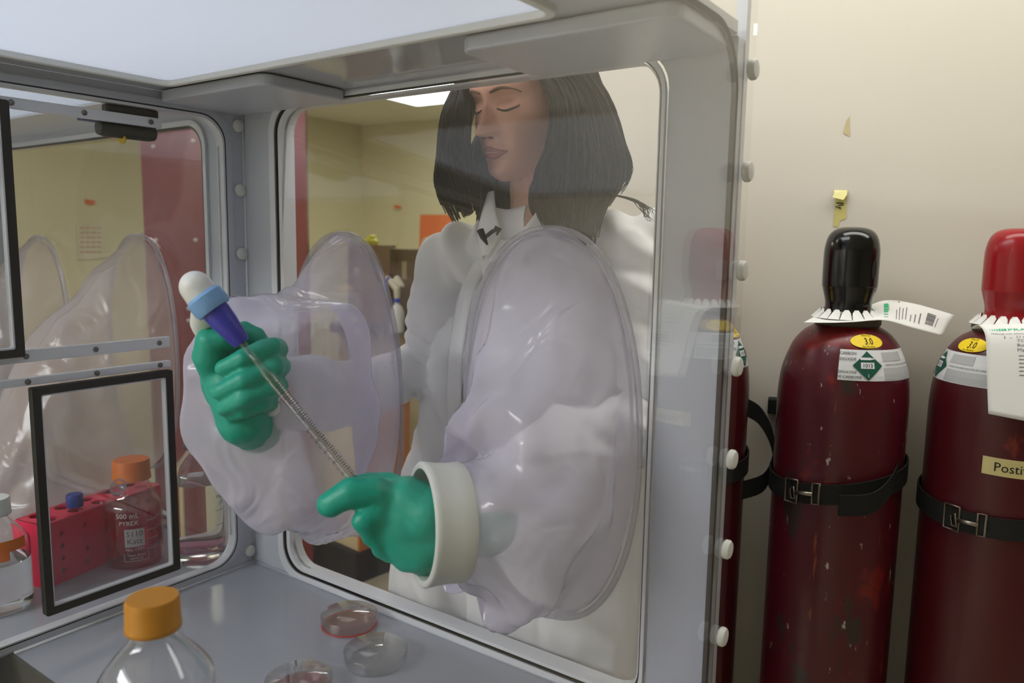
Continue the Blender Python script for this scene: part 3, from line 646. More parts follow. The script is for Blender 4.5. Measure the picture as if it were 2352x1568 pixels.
def cylinder(label, t, off, bodym, capm, capname, rot, rots=None, lab=True):
    c = onwall(t, FZ, off); g = thing('gas_cylinder', label, 'gas cylinder', tuple(c), group='gas cylinders strapped along the wall', world=False)
    n = 64
    prof = [(p[0], p[1]) for p in BODY[:4]] + [(CR, 1.17-.28*k) for k in range(4, -1, -1) if 1.17-.28*k > .03] + [(a_[0], a_[1]) for a_ in spline(BODY[4:], 30)]
    lathe('body', prof, bodym, g, n, ang=50)
    lathe('neck_collar', [(.0535, 1.305), (.056, 1.308), (.056, 1.318), (.050, 1.322), (.040, 1.3225)], M_NECK, g, 40)
    lathe(capname, [(p[0], p[1]) for p in CAP[:2]]+[(a_[0], a_[1]) for a_ in spline(CAP[2:], 40)], capm, g, n, ang=60)
    f0 = math.atan2(CAM.y-c.y, CAM.x-c.x)
    vent = V((cos(f0+1.12), sin(f0+1.12), 0))
    for a_ in (.93,):
        d = V((cos(f0+a_), sin(f0+a_), 0)); e = V((-d.y, d.x, 0))
        mk('vent_slot', [V((0, 0, 1.405))+d*.0466+e*u+V((0, 0, v)) for u, v in oval(0, 0, .0060, .017, 20)], [tuple(range(20))], M_INK, g, smooth=False)
    if rots is None: rots = rot
    if lab:
        mp = lambda off: (lambda u, h: V(((body_r(h)+off)*cos(f0+rot+u/.1), (body_r(h)+off)*sin(f0+rot+u/.1), h+off*.5)))
        p = Art(); p.rect(-.050, 1.2210, .105, 1.2710, 40, 6); L_ = p.build('hazard_label', mp(.0009), M_LABEL, g)
        p = Art(); p.rect(.024, 1.2230, .100, 1.2420, 24, 2).rect(.024, 1.2530, .072, 1.2670, 16, 2); p.build('fine_print', mp(.0014), M_PRINT, L_)
        AT = []; a_ = type('X', (), {'text': lambda s_, t_, z_, u_, v_: (AT.append((t_, z_, u_, v_)), s_)[1]})(); a_.text('CARBON', .0068, -.036, 1.2625).text('DIOXIDE', .0068, -.036, 1.2535).text('DIOXYDE', .0064, -.036, 1.2325).text('DE CARBONE', .0062, -.033, 1.2245)
        a_.text('CARBON DIOXIDE', .0038, .043, 1.2455).text('DIOXYDE DE CARBONE', .0038, .081, 1.2455)
        for q_ in AT: Art().text(*q_).build('lettering', mp(.0018), M_INK, L_)
        dz, du = .0235, .0245; ctr = (-.004, 1.2455)
        p = Art(); q = 8
        for i in range(q):
            for j in range(q):
                f_ = lambda s, t_: (ctr[0]+du*(s-t_), ctr[1]+dz*(s+t_-1))
                p.poly([f_(i/q, j/q), f_((i+1)/q, j/q), f_((i+1)/q, (j+1)/q), f_(i/q, (j+1)/q)])
        D = p.build('hazard_diamond', mp(.0021), M_DIA, L_)
        p = Art(); p.rect(-.0155, 1.2405, .0065, 1.2505, 6).rect(-.016, 1.2545, .002, 1.2585, 4).rect(.002, 1.2555, .0075, 1.2575, 2); p.text('2', .007, -.004, 1.2268); p.build('diamond_panel', mp(.0026), M_LABEL, D)
        p = Art(); p.text('1013', .0085, -.0045, 1.2425); p.build('number', mp(.0030), M_INK, D)
        yr = .016
        mpy = lambda off: (lambda u, v: V(((body_r(1.284+v)+off)*cos(f0+rots+.02+u/.085), (body_r(1.284+v)+off)*sin(f0+rots+.02+u/.085), 1.284+v+off)))
        p = Art(); n_ = 24
        for i in range(n_):
            for j in range(6):
                P_ = lambda i, j: (.0295*j/6*cos(2*pi*i/n_), .0110*j/6*sin(2*pi*i/n_))
                p.poly([P_(i, j), P_(i+1, j), P_(i+1, j+1), P_(i, j+1)] if j else [P_(i, 0), P_(i, 1), P_(i+1, 1)])
        Y = p.build('grade_sticker', mpy(.0012), M_STICK, g)
        p = Art(); p.text('3.0', .0145, .002, -.005, sx=.9).text('Bone Dry', .0045, 0, .0075).text('See Manifest', .004, 0, -.0095); p.build('number', mpy(.0018), M_INK, Y)
    return g, c, f0
g1, cy1, _ = cylinder('maroon gas cylinder mostly hidden behind the glove box edge', -.270, .150, M_CYLC, M_REDCAP, 'valve_cap', 1.2)
g2, cy2, f2a = cylinder('scuffed maroon gas cylinder with glossy black cap', 0.0, .150, M_CYL, M_BLACKCAP, 'valve_cap', .42)
g3, cy3, f3a = cylinder('maroon gas cylinder with red cap and masking tape, at the right edge', .252, .150, M_CYLB, M_REDCAP, 'valve_cap', -1.2, -.70)
g5, cy5, _ = cylinder('maroon gas cylinder far along the wall, seen only mirrored in the clear panel', 1.62, .30, M_CYLC, M_BLACKCAP, 'valve_cap', -.3)
# masking tape with handwriting on the right-hand cylinder
mp = lambda off: (lambda u, h: V(((CR+off)*cos(f3a+.24+u/CR), (CR+off)*sin(f3a+.24+u/CR), h+.056-.04*u)))
p = Art(); p.rect(-.045, 1.027, .05, 1.056, 24, 2); q = p.build('masking_tape', mp(.0010), M_TAPE, g3)
p = Art(); p.text('Postivits', .021, .004, 1.0345, sx=.95); p.build('handwriting', mp(.0018), M_INK, q)
# straps
M_WEB = pm('black_webbing', rgb(18, 20, 18), .75, bump=.2, bscale=400); M_BUCK = pm('dull_buckle_metal', rgb(120, 110, 98), .35, metal=.9)
def strap(label, c, z, a_b, tilt, tail=None, bracket=True):
    """belt from the wall round the front of a cylinder; a_b = buckle bearing"""
    f0 = math.atan2(CAM.y-c.y, CAM.x-c.x)
    t = thing('cylinder_strap', label, 'strap', (c.x, c.y, z), group='straps holding the cylinders')
    rings = []; hw = .0175
    for k in range(49):
        an = f0-2.0+4.0*k/48; r = CR+.0035; zz = z+tilt*sin(an-f0)-.012*cos(an-f0)
        d = V((cos(an), sin(an), 0))
        rings.append([V((c.x, c.y, zz))+d*rr+V((0, 0, h)) for rr, h in ((r, -hw), (r+.003, -hw), (r+.003, hw), (r, hw))])
    v_, f_ = loft(rings, True, True); mk('webbing', v_, f_, M_WEB, t, smooth=False)
    if a_b is not None:
        def P(u, h, o=.0075): an = f0+a_b+u/CR; return V((c.x+(CR+o)*cos(an), c.y+(CR+o)*sin(an), z+tilt*sin(an-f0)-.012*cos(an-f0)+h))
        tube('buckle_frame', [P(-.028, -.02), P(-.028, .021), P(-.004, .021), P(-.004, .012), P(-.004, -.020)], .0022, M_BUCK, t, 8, True)
        tube('buckle_frame', [P(.021, -.017), P(.021, .02), P(.032, .02), P(.032, -.017)], .0022, M_BUCK, t, 8, True)
        tube('buckle_pin', [P(-.006, .0, .010), P(.023, .001, .010)], .0038, M_METAL, t, 10)
        tube('buckle_lever', [P(-.014, -.012, .009), P(-.016, .004, .010), P(-.010, .010, .010), P(-.006, -.012, .010)], .0018, M_BUCK, t, 8, True)
    if tail: 
        rings = []
        for q in spline(tail, 24):
            q = V(q); rings.append([q+V((0, 0, -hw)), q+V((.002, -.002, -hw)), q+V((.002, -.002, hw)), q+V((0, 0, hw))])
        v_, f_ = loft(rings, True, True); mk('strap_tail', v_, f_, M_WEB, t, smooth=False)
    if bracket:
        wl = V((c.x, c.y, 0))-WN*.148-WU*.114
        box('wall_bracket', -.012, .012, -.001, .030, -.015, .015, M_WEB, t, .002, mtx=Matrix.Translation(V((wl.x, wl.y, z+.085)))@Matrix((WU, WN, V((0, 0, 1)))).transposed().to_4x4())
zs = on(1935, 1120, 1, cy2.y-CR).z
cross = lambda x, y, dd: at(x, y, dd)
strap('black webbing strap with metal buckle round the black-capped cylinder', cy2, at(1930, 1125, 1.30).z, -.50, .02,
      tail=[at(1925, 1160, 1.268), at(2000, 1155, 1.272), at(2045, 1115, 1.30), at(2067, 1060, 1.35), at(2070, 1015, 1.40)])
strap('black webbing strap with metal buckle round the right-edge cylinder', cy3, at(2300, 1195, 1.24).z, -.34, .0, bracket=False)
strap('black webbing strap whose slack loop hangs beside the half-hidden cylinder', cy1, at(1700, 1080, 1.4).z, None, .0,
      tail=[at(1715, 935, 1.49), at(1745, 955, 1.49), at(1770, 1000, 1.485), at(1776, 1050, 1.475), at(1755, 1105, 1.46), at(1705, 1125, 1.44)])

# paper tags
def sheet(name, rows, mat, parent, n=26, m=10, th=.0005):
    """rows: edge polylines (V) from one long side to the other; spline surface -> mesh, and a (s, t) -> point map"""
    R_ = [spline(r, n) for r in rows]; cols = [spline([R_[k][i] for k in range(len(rows))], m) for i in range(n)]
    v_ = [V(q) for c_ in cols for q in c_]; f_ = [(i*m+j, (i+1)*m+j, (i+1)*m+j+1, i*m+j+1) for i in range(n-1) for j in range(m-1)]
    o = mk(name, v_, f_, mat, parent)
    so = o.modifiers.new('solid', 'SOLIDIFY'); so.thickness = th; so.offset = 0
    def mp(off):
        def g(s, t_):
            x, y = min(max(s, 0), 1)*(n-1), min(max(t_, 0), 1)*(m-1); i, j = min(int(x), n-2), min(int(y), m-2); a_, b_ = x-i, y-j
            q = lambda i, j: V(cols[i][j])
            p_ = q(i, j)*(1-a_)*(1-b_)+q(i+1, j)*a_*(1-b_)+q(i, j+1)*(1-a_)*b_+q(i+1, j+1)*a_*b_
            nn = (q(i+1, j)-q(i, j)).cross(q(i, j+1)-q(i, j)).normalized()
            if nn.dot(CAM-p_) < 0: nn = -nn
            return p_+nn*off
        return g
    return o, mp
def petals(c, parent, zr=1.322):
    v_, f_ = [], []
    for k in range(18):
        a0 = 2*pi*k/18; b = len(v_)
        for da, r, h in ((-.165, .060, -.004), (.165, .060, -.004), (.145, .047, .007), (.07, .0450, .012), (-.07, .0450, .012), (-.145, .047, .007)):
            v_.append(V((c.x+r*cos(a0+da), c.y+r*sin(a0+da), FZ+zr+h)))
        f_.append(tuple(range(b, b+6)))
    o = mk('neck_petals', v_, f_, M_PAPER, parent, smooth=False); so = o.modifiers.new('solid', 'SOLIDIFY'); so.thickness = .0006
    o['kind'] = None if False else 'thing'; del o['kind']
zt = FZ+1.322
# black-capped cylinder: stiff tag lying flat round the neck and curling up to the right
tg = thing('cylinder_tag', 'white paper tag round the neck under the black cap, curling out to the right', 'tag', (cy2.x, cy2.y, zt))
near = [at(1846, 740, 1.335), at(1900, 741, 1.315), at(1962, 739, 1.308), at(2030, 735, 1.315), at(2090, 751, 1.325), at(2166, 771, 1.335)]
far = [at(1896, 713, 1.43), at(1930, 716, 1.44), at(1975, 712, 1.45), at(2030, 690, 1.44), at(2100, 697, 1.43), at(2191, 723, 1.41)]
mid = [(a_+b_)/2+V((0, 0, dz)) for a_, b_, dz in zip(near, far, (0, 0, 0, 0, .004, .0))]
o, mp = sheet('paper', [near, mid, far], M_PAPER, tg)
petals(cy2, tg)
# across the tag: t runs near -> far edge; s along its length (0.55 .. 1 is the free printed end)
def sidetext(mp, off, items, cen=(.5, .5), S_=.24, T_=.09):
    return None
a = Art()
for i in range(6): a.rect(.600+.0*i, .18+i*.10, .632, .20+i*.10+.015*i, 2, 2)
vv, ff = text_geo('PRAXAIR', .085); a.add([(.640-y*.62, .58+x*.95) for x, y in vv], ff)
a.build('green_print', mp(.0008), M_GREEN, tg)
a = Art()
for k, (s_, t0, t1) in enumerate(((.690, .15, .50), (.712, .15, .62), (.735, .20, .60), (.758, .22, .66), (.79, .2, .4), (.815, .2, .45), (.84, .2, .55))): a.rect(s_, t0, s_+.006, t1, 1, 4)
rr = random.Random(5); q = .26
while q < .66: wd = rr.uniform(.008, .02); a.rect(.872, q, .912, q+wd, 2); q += wd+rr.uniform(.006, .018)
a.rect(.922, .25, .926, .6, 1, 3)
a.text('PAID', .03, .665, .86).rect(.70, .86, .712, .92)
a.build('print', mp(.0008), M_GINK, tg)
# red-capped cylinder: tag hanging down in front
tg = thing('cylinder_tag', 'white paper tag hanging down below the red cap at the right edge', 'tag', (cy3.x, cy3.y, zt))
d3 = 1.155
left = [at(2226, 755, 1.26), at(2248, 747, 1.245), at(2264, 775, 1.225), at(2266, 850, 1.215), at(2270, 950, 1.205)]
right = [at(2400, 745, 1.225), at(2425, 742, 1.205), at(2436, 772, 1.185), at(2440, 858, 1.175), at(2446, 982, 1.165)]
o, mp = sheet('paper', [left, [(a_+b_)/2+V((0, -.004, .0)) for a_, b_ in zip(left, right)], right], M_PAPER, tg)
petals(cy3, tg)
# s runs down the tag from the neck, t across
H_ = (left[1]-left[4]).length; W_ = (right[3]-left[3]).length
U = lambda x, y: (.36+(y)/H_*.64*.98, x/W_)           # x from the left edge, y down from the bend, metres
def tagtext(a, s, size, x, y, align='LEFT'):
    vv, ff = text_geo(s, size, align); a.add([U(x+p_[0], y-p_[1]) for p_ in vv], ff)
def tagrect(a, x0, y0, x1, y1, n=1): a.add([U(x0, y0), U(x1, y0), U(x1, y1), U(x0, y1)], [(0, 1, 2, 3)])
a = Art(); tagtext(a, 'PRAXAIR', .0125, .034, .013)
for k in range(7): tagrect(a, .012+k*.003, .0045, .0125+k*.003+.0022*(k/6), .0125)
tagrect(a, .066, .106, .095, .1075); tagrect(a, .066, .114, .095, .1155)
a.build('green_print', mp(.0008), M_GREEN, tg)
a = Art(); tagtext(a, 'Making our planet more productive', .0058, .012, .0245)
tagtext(a, '1 -', .010, .026, .036); tagtext(a, 'U of A', .008, .042, .034); tagtext(a, 'TO: A.A.Y.', .0075, .042, .0425); tagtext(a, 'Building', .0075, .042, .051); tagtext(a, 'Manifest', .0075, .042, .0595)
for k in range(6): tagrect(a, .044, .066+k*.0055, .092-(k % 3)*.008, .0672+k*.0055)
x = .056
while x < .094:
    wd = rr.uniform(.0008, .002); tagrect(a, x, .082, x+wd, .096); x += wd+rr.uniform(.0006, .0016)
tagrect(a, .056, .098, .088, .0995)
a.build('print', mp(.0008), M_GINK, tg)
tg = thing('cylinder_tag', 'white paper tag on a cylinder beyond the right edge, mirrored in the clear panel', 'tag', (cy5.x, cy5.y, zt))
o5 = cy5+WN*.12+V((0, 0, 1.325)); lf = [o5-WU*.06+WN*q+V((0, 0, h)) for q, h in ((-.07, 0), (-.02, .0), (.0, -.03), (.0, -.15))]
rg = [p_+WU*.12 for p_ in lf]
o, mp = sheet('paper', [lf, [(a_+b_)/2 for a_, b_ in zip(lf, rg)], rg], M_PAPER, tg)
a = Art(); vv, ff = text_geo('PRAXAIR', .022); a.add([(.62-y/.18, .5+x/.12) for x, y in vv], ff); a.build('green_print', mp(.001), M_GREEN, tg)

# tape scraps on the wall
tp = thing('wall_tape', 'torn triangular scrap of tape high on the cream wall', 'tape', tuple(onwall(-.012, .88)))
def wpt(x, y, off=.0006):
    r = ray(x, y); tt_ = (W0+WN*off-CAM).dot(WN)/r.dot(WN); return CAM+r*tt_
mk('strip', [wpt(x, y, .001) for x, y in ((1952, 266), (1951, 290), (1953, 314), (1948, 311), (1937, 306), (1939, 295), (1944, 277))], [tuple(range(7))], pm('beige_tape', rgb(196, 182, 140), .7), tp, smooth=False)
tp2 = thing('wall_tape', 'curling masking tape with inked marks above the black-capped cylinder', 'tape', tuple(onwall(-.015, .73)))
M_TAPE2 = pm('pale_yellow_tape', rgb(206, 196, 120), .7)
mk('strip', [wpt(x, y, .001) for x, y in ((1918, 447), (1946, 442), (1944, 470), (1944, 501), (1930, 507), (1925, 521), (1914, 520), (1917, 480))], [tuple(range(8))], M_TAPE2, tp2, smooth=False)
mk('curl', [wpt(1916, 436, .001), wpt(1946, 437, .001), wpt(1946, 446, .012), wpt(1937, 459, .012), wpt(1912, 453, .013), wpt(1916, 443, .008)], [(0, 1, 2, 3, 4, 5)], pm('yellow_tape_back', rgb(222, 214, 150), .7), tp2, smooth=False)
a = Art()
for q in ((1921, 466, 1938, 467, 1.2), (1929, 461, 1931, 470, 1.1), (1919, 474, 1932, 479, 1.2), (1925, 472, 1938, 470, 1.0), (1930, 476, 1926, 477, 1)):
    x0, y0, x1, y1, w_ = q; a.poly([(x0, y0-w_), (x1, y1-w_), (x1, y1+w_), (x0, y0+w_)])
a.build('ink_marks', lambda u, v: wpt(u, v, .002), M_INK, tp2)
# ------------------------------------------------------------------ far end of the room
rp0, rp1 = at(338, 600, 3.2), at(709, 600, 3.2); pu = (rp1-rp0); pu.z = 0; pl_ = pu.length; pu.normalize(); pn = V((pu.y, -pu.x, 0))
rp = thing('red_wall_panel', 'tall glossy dark red panel with small screws, behind the corner post', 'panel', (rp0.x, rp0.y, FZ))
M_REDP = pm('glossy_dark_red', rgb(112, 24, 26), .18)
plate('board', [rrect(0, pl_, FZ+.02, 1.50, .004, 2)], .03, lambda u, v, w_: V((rp0.x, rp0.y, 0))+pu*u+pn*w_+V((0, 0, v)), M_REDP, rp)
for px, py in ((352, 336), (444, 323), (358, 551), (449, 551), (433, 708), (433, 736), (667, 303), (668, 552), (676, 800), (352, 760)):
    r = ray(px, py); tt_ = (rp0+pn*.016-CAM).dot(pn)/r.dot(pn); q = CAM+r*tt_
    lathe('screw', [(.0085, -.002), (.0085, .002), (.004, .005)], pm('pale_screw', rgb(190, 180, 170), .4), rp, 12, mtx=axis_m(q, pn))
# cabinet on black base
c0, c1_, c2_ = on(822, 1332, 2, FZ), on(690, 1268, 2, FZ), on(896, 1300, 2, FZ)
ku = (c1_-c0).normalized(); kv = (c2_-c0).normalized(); kv = (kv-ku*kv.dot(ku)).normalized()
cb = thing('lab_cabinet', 'cream bench cabinet with orange end on a black base, under the sleeves', 'cabinet', tuple(c0))
km = Matrix((ku, kv, V((0, 0, 1)))).transposed().to_4x4(); km.translation = c0
box('base', -.03, .62, -.03, .30, 0, .13, pm('black_toe_kick', rgb(38, 38, 36), .6), cb, mtx=km)
box('carcass', 0, .46, 0, .28, .13, .80, pm('cream_laminate', rgb(214, 198, 158), .5), cb, mtx=km)
box('end_panel', -.014, -.001, .0, .28, .13, .80, pm('orange_laminate', rgb(204, 128, 66), .5), cb, mtx=km)
box('worktop', -.03, .5, -.03, .30, .80, .83, pm('dark_worktop', rgb(52, 50, 48), .5), cb, mtx=km)
# things further back by the wall
M_CARD = pm('brown_cardboard', rgb(134, 104, 62), .8); M_CARD2 = pm('tan_cardboard', rgb(160, 124, 92), .8); M_CARD3 = pm('dark_cardboard', rgb(104, 82, 44), .8)
def cbox(label, px0, px1, py0, py1, d, mat, dep=.22, tape=True):
    a_, b_ = at(px0, py1, d), at(px1, py1, d); u_ = b_-a_; u_.z = 0; w_ = u_.length; u_.normalize(); n_ = V((-u_.y, u_.x, 0)); h_ = abs(at(px0, py0, d).z-a_.z)
    t = thing('cardboard_box', label, 'box', tuple(a_), group='cardboard boxes on the far bench')
    mm = Matrix((u_, n_, V((0, 0, 1)))).transposed().to_4x4(); mm.translation = a_
    box('carton', 0, w_, 0, dep, 0, h_, mat, t, mtx=mm)
    if tape: box('flap_tape', w_*.42, w_*.58, -.001, dep+.001, h_*.72, h_+.001, pm('box_tape', rgb(170, 150, 110), .5), t, mtx=mm)
    return t
DB = 3.9
def bench():
    a_, b_ = at(770, 700, DB+.0), at(1180, 700, DB); u_ = b_-a_; u_.z = 0; w_ = u_.length; u_.normalize(); n_ = V((-u_.y, u_.x, 0))
    t = thing('lab_bench', 'long bench at the far end carrying the cardboard boxes', 'bench', (a_.x, a_.y, FZ))
    mm = Matrix((u_, n_, V((0, 0, 1)))).transposed().to_4x4(); mm.translation = V((a_.x, a_.y, 0))
    zt_ = at(900, 742, DB).z
    box('top', 0, w_, -.1, .6, zt_-.04, zt_, pm('dark_worktop', 0), t, mtx=mm)
    box('cupboard', .02, w_, -.02, .58, FZ, zt_-.04, pm('cream_laminate', 0), t, mtx=mm)
    return zt_
zt_ = bench()
yb_ = 742
cbox('tan cardboard box with scribbled side, left of the dark box', 800, 893, 625, yb_, DB, M_CARD2)
cbox('upper brown cardboard box with yellow bag on top', 800, 895, 562, 625, DB, M_CARD)
cbox('dark brown cardboard box between tan box and white coat', 896, 962, 600, yb_, DB+.02, M_CARD3)
cbox('brown cardboard box on top of the dark one', 896, 960, 572, 600, DB+.02, M_CARD3, tape=False)
bg = at(848, 556, DB); v_, f_ = fuse([ell(at(848, 556, DB+.1), V((.045, .01, 0)), V((0, .05, 0)), V((0, 0, .024))), ell(at(856, 552, DB+.1), V((.02, .01, 0)), V((0, .03, 0)), V((0, 0, .03)))], .006, 3)
tag(mk('yellow_bag', [p_+V((0, 0, .01))*noise.noise(p_*30) for p_ in v_], f_, pm('yellow_plastic_film', rgb(226, 220, 40), .4)), 'crumpled bright yellow bag on the upper brown box', 'bag')
sb = at(912, 738, 3.55); sbt = thing('spray_bottle', 'white spray bottle with blue trigger head, left of the coat sleeve', 'spray bottle', tuple(sb))
k_ = 3.55/FPX
lathe('bottle', [(.030, 0), (.032, .01), (.032, .09), (.022, .12), (.012, .128), (.012, .14)], M_WHITEP, sbt, 24, c=(sb.x, sb.y, sb.z-.05))
lathe('neck', [(.015, .138), (.015, .156), (.012, .158)], pm('spray_blue', rgb(60, 80, 190), .4), sbt, 20, c=(sb.x, sb.y, sb.z-.05))
hv_, hf_ = fuse(chain([(V((sb.x, sb.y, sb.z+.105)), .013), (V((sb.x, sb.y, sb.z+.15)), .016), (at(890, 640, 3.55), .014)])+chain([(at(912, 640, 3.55), .015), (at(924, 655, 3.55), .012)]), .005, 3)
mk('head', hv_, hf_, pm('cream_plastic', rgb(220, 215, 190), .4), sbt)
mk('trigger', *tube_geo([at(893, 636, 3.54), at(884, 655, 3.54), at(888, 672, 3.54)], .008, 8), pm('spray_blue', 0), sbt)
# papers and marks on the far walls
def flat_on(name, label, cat, pts, mat, ax=None, v=None, off=.004):
    w_ = [on(x, y, ax, v) for x, y in pts]; n_ = V((1, 0, 0)) if ax == 0 else V((0, -1, 0))
    k = len(w_); vv = [p_+n_*off for p_ in w_]+[p_+n_*.0005 for p_ in w_]
    o_ = mk(name, vv, [tuple(range(k)), tuple(range(k, 2*k))]+[(i, (i+1) % k, k+(i+1) % k, k+i) for i in range(k)], mat, smooth=False)
    return tag(o_, label, cat)
M_ORP = pm('orange_paper', rgb(220, 108, 46), .7)
# the back wall leans a little off the x axis: take the height of its plane at each place
def yback(px): 
    x = on(px, 480, 1, 3.95).x; return 3.86+(x+3.8)*(.54/7.3)
flat_on('orange_notice', 'orange paper notice on the far wall beside the shoulder', 'notice', [(966, 493), (1040, 493), (1040, 600), (963, 598)], M_ORP, 1, yback(1000)-.02)
n_ = bpy.data.objects['orange_notice']
flat_on('orange_tape', 'small orange tape scrap on the far wall right of the red panel', 'tape', [(907, 470), (921, 474), (920, 480), (906, 476)], M_ORP, 1, yback(913)-.02)
flat_on('orange_tape', 'small orange tape scrap on the wall left of the red panel', 'tape', [(193, 457), (217, 461), (216, 470), (196, 468)], M_ORP, 0, -3.715, .006)
flat_on('pinned_note', 'faint paper note with red handwriting left of the red panel', 'note', [(176, 515), (240, 513), (244, 592), (180, 596)], pm('cream_note', rgb(205, 196, 165), .8), 0, -3.716, .004)
a = Art()
for i in range(6):
    for j in range(4): a.rect(184+j*13, 522+i*11, 193+j*13+((i*j) % 3), 524.5+i*11)
nn = bpy.data.objects['pinned_note']; a.build('handwriting', lambda u, v_: on(u, v_, 0, -3.708), pm('red_pen', rgb(180, 110, 90), .7), nn)
wc = on(985, 565, 1, yback(985)-.03)
lathe('wall_disc', [(.0001, 0), (.07, 0), (.075, .012), (.06, .02), (.0001, .02)], pm('pale_disc', rgb(205, 200, 170), .6), None, 32, mtx=axis_m(wc, V((0, -1, 0))))
tag(bpy.data.objects['wall_disc'], 'pale round disc on the far wall above the dark box', 'disc')

# ------------------------------------------------------------------ the person
M_SKIN = pm('skin', rgb(222, 168, 146), .45, sss=.12)
M_COAT = pm('white_lab_coat', rgb(236, 236, 236), .75, bump=.08, bscale=25)
M_HAIR = pm('dark_brown_hair', rgb(27, 20, 14), .5, spec=.2)
EYE = at(1119, 238, 1.19)
FYAW, FPITCH, FROLL = radians(-9), radians(-13), radians(-2)
# head frame: x = her left (picture right), y = forward, z = up
hz = V((0, 0, 1)); Rm = Matrix.Rotation(FROLL, 3, 'Y')
R1 = Matrix.Rotation(pi+FYAW, 3, 'Z') @ Matrix.Rotation(FPITCH, 3, 'X') @ Matrix.Rotation(FROLL, 3, 'Y')
HX = R1 @ V((-1, 0, 0)); 
def hd(x, y, z):                       # x>0 = picture right
    return EYE + R1 @ V((-x, y-.082, z))
def ip(z, tab):
    for (a_, b_), (c_, d_) in zip(tab, tab[1:]):
        if a_ <= z <= c_:
            t_ = (z-a_)/(c_-a_); t_ = t_*t_*(3-2*t_) if False else t_
            return b_+(d_-b_)*t_
    return tab[0][1] if z < tab[0][0] else tab[-1][1]
Wt = [(-.122, .012), (-.116, .026), (-.105, .040), (-.09, .050), (-.07, .058), (-.045, .065), (-.02, .070), (.02, .073), (.055, .071), (.085, .060), (.105, .044), (.118, .024), (.124, .006)]
Ft = [(-.122, .066), (-.116, .078), (-.105, .085), (-.09, .081), (-.083, .083), (-.07, .087), (-.055, .086), (-.03, .083), (-.005, .080), (.02, .085), (.045, .087), (.075, .078), (.1, .056), (.118, .026), (.124, .006)]
Bt = [(-.122, .0), (-.11, .02), (-.09, .045), (-.06, .07), (-.02, .09), (.03, .10), (.07, .092), (.1, .065), (.118, .03), (.124, .006)]
def sm(tab, z): return (ip(z-.006, tab)+2*ip(z, tab)+ip(z+.006, tab))/4
def G(x, z, cx, cz, sx, sz): return exp(-((x-cx)/sx)**2-((z-cz)/sz)**2)
def head_pt(an, z):
    w_, f_, b_ = sm(Wt, z), sm(Ft, z), sm(Bt, z); c_, s_ = cos(an), sin(an)          # an = 0 front, + to picture right
    e = 2.25; x = w_*math.copysign(abs(s_)**(2/e), s_); y = (f_ if c_ > 0 else b_)*math.copysign(abs(c_)**(2/e), c_)
    if c_ > 0:
        k = c_**.5; d = 0
        for sgn in (-1, 1):
            d -= .0140*G(x, z, sgn*.030, .003, .017, .012)                    # sockets
            d += .0080*G(x, z, sgn*.032, -.005, .013, .009)                    # closed lid over the eyeball
            d += .0045*G(x, z, sgn*.033, .021, .020, .007)                    # brow
            d += .0045*G(x, z, sgn*.044, -.034, .017, .016)                   # cheek
            d += .0078*G(x, z, sgn*.0120, -.043, .0062, .0070)                  # nostril wing
            d -= .0045*G(x, z, sgn*.026, -.060, .008, .012)
        nz_ = .004+.0265*max(0, min(1, (.008-z)/.050)) if z < .008 else .004*max(0, 1-(z-.008)/.02)
        if z < -.043: nz_ *= max(0, 1-(-.043-z)/.0095)
        d += nz_*exp(-(x/(.0085+.004*max(0, min(1, -z/.04))))**2)
        d += .0058*G(x, z, 0, -.0675, .019, .0048)+.0066*G(x, z, 0, -.0785, .016, .0052)-.0032*G(x, z, 0, -.0728, .024, .0018)
        d -= .0032*G(x, z, 0, -.0885, .018, .005)
        d += .0045*G(x, z, 0, -.106, .018, .011)
        y += d*k
    return x, y, z
rings = []
zz_ = [-.122+.246*k/110 for k in range(111)]
for z in zz_: rings.append([hd(*head_pt(2*pi*k/128, z)) for k in range(128)])
headgeo = loft(rings, True, True)
SHL, SHR = V((.752, .175, .645)), V((.400, .150, .628))            # her left and right shoulder joints
NB = V((.575, .175, .700))
hp0, hp1 = V((.565, .20, .12)), V((.565, .205, -.12))
WR1, EL1 = at(565, 900, 1.0), V((.318, .150, .42))
WR2, EL2 = CUF-CAX*.02, V((.830, .130, .385))
PM1, PM2 = V((.300, .0, .385)), V((.715, .0, .36))
torso = chain([(V((.575, .20, .55)), .080), (V((.570, .20, .40)), .085), (hp0, .095)])+chain([(SHR, .030), (NB-V((0, 0, .075)), .045), (SHL, .032)])
torso += chain([(hp0+V((.05, 0, 0)), .10), (hp1+V((.07, 0, 0)), .095)])+chain([(hp0-V((.05, 0, 0)), .10), (hp1-V((.07, 0, 0)), .095)])
arms = chain([(SHR, .034), (EL1, .034), (PM1, .034), (WR1, .026)])+chain([(SHL, .036), (EL2, .036), (PM2, .034), (WR2, .026)])
legs = []
for sx in (-.085, .085): legs += chain([(hp1+V((sx, 0, 0)), .085), (hp1+V((sx, .0, -.30)), .058), (V((hp1.x+sx, hp1.y+.02, FZ+.09)), .040)])
neck = chain([(hd(0, -.012, -.06), .053), (hd(0, -.02, -.11), .050), (NB+V((-.004, -.012, .005)), .050), (NB-V((0, -.01, .06)), .055)])
pv, pf = fuse([headgeo]+neck+torso+arms+legs, .0030, 1, .3)

person = mk('person', pv, pf, M_SKIN)
tag(person, 'person in white lab coat with long dark hair, arms in the glove sleeves, looking down', 'person')
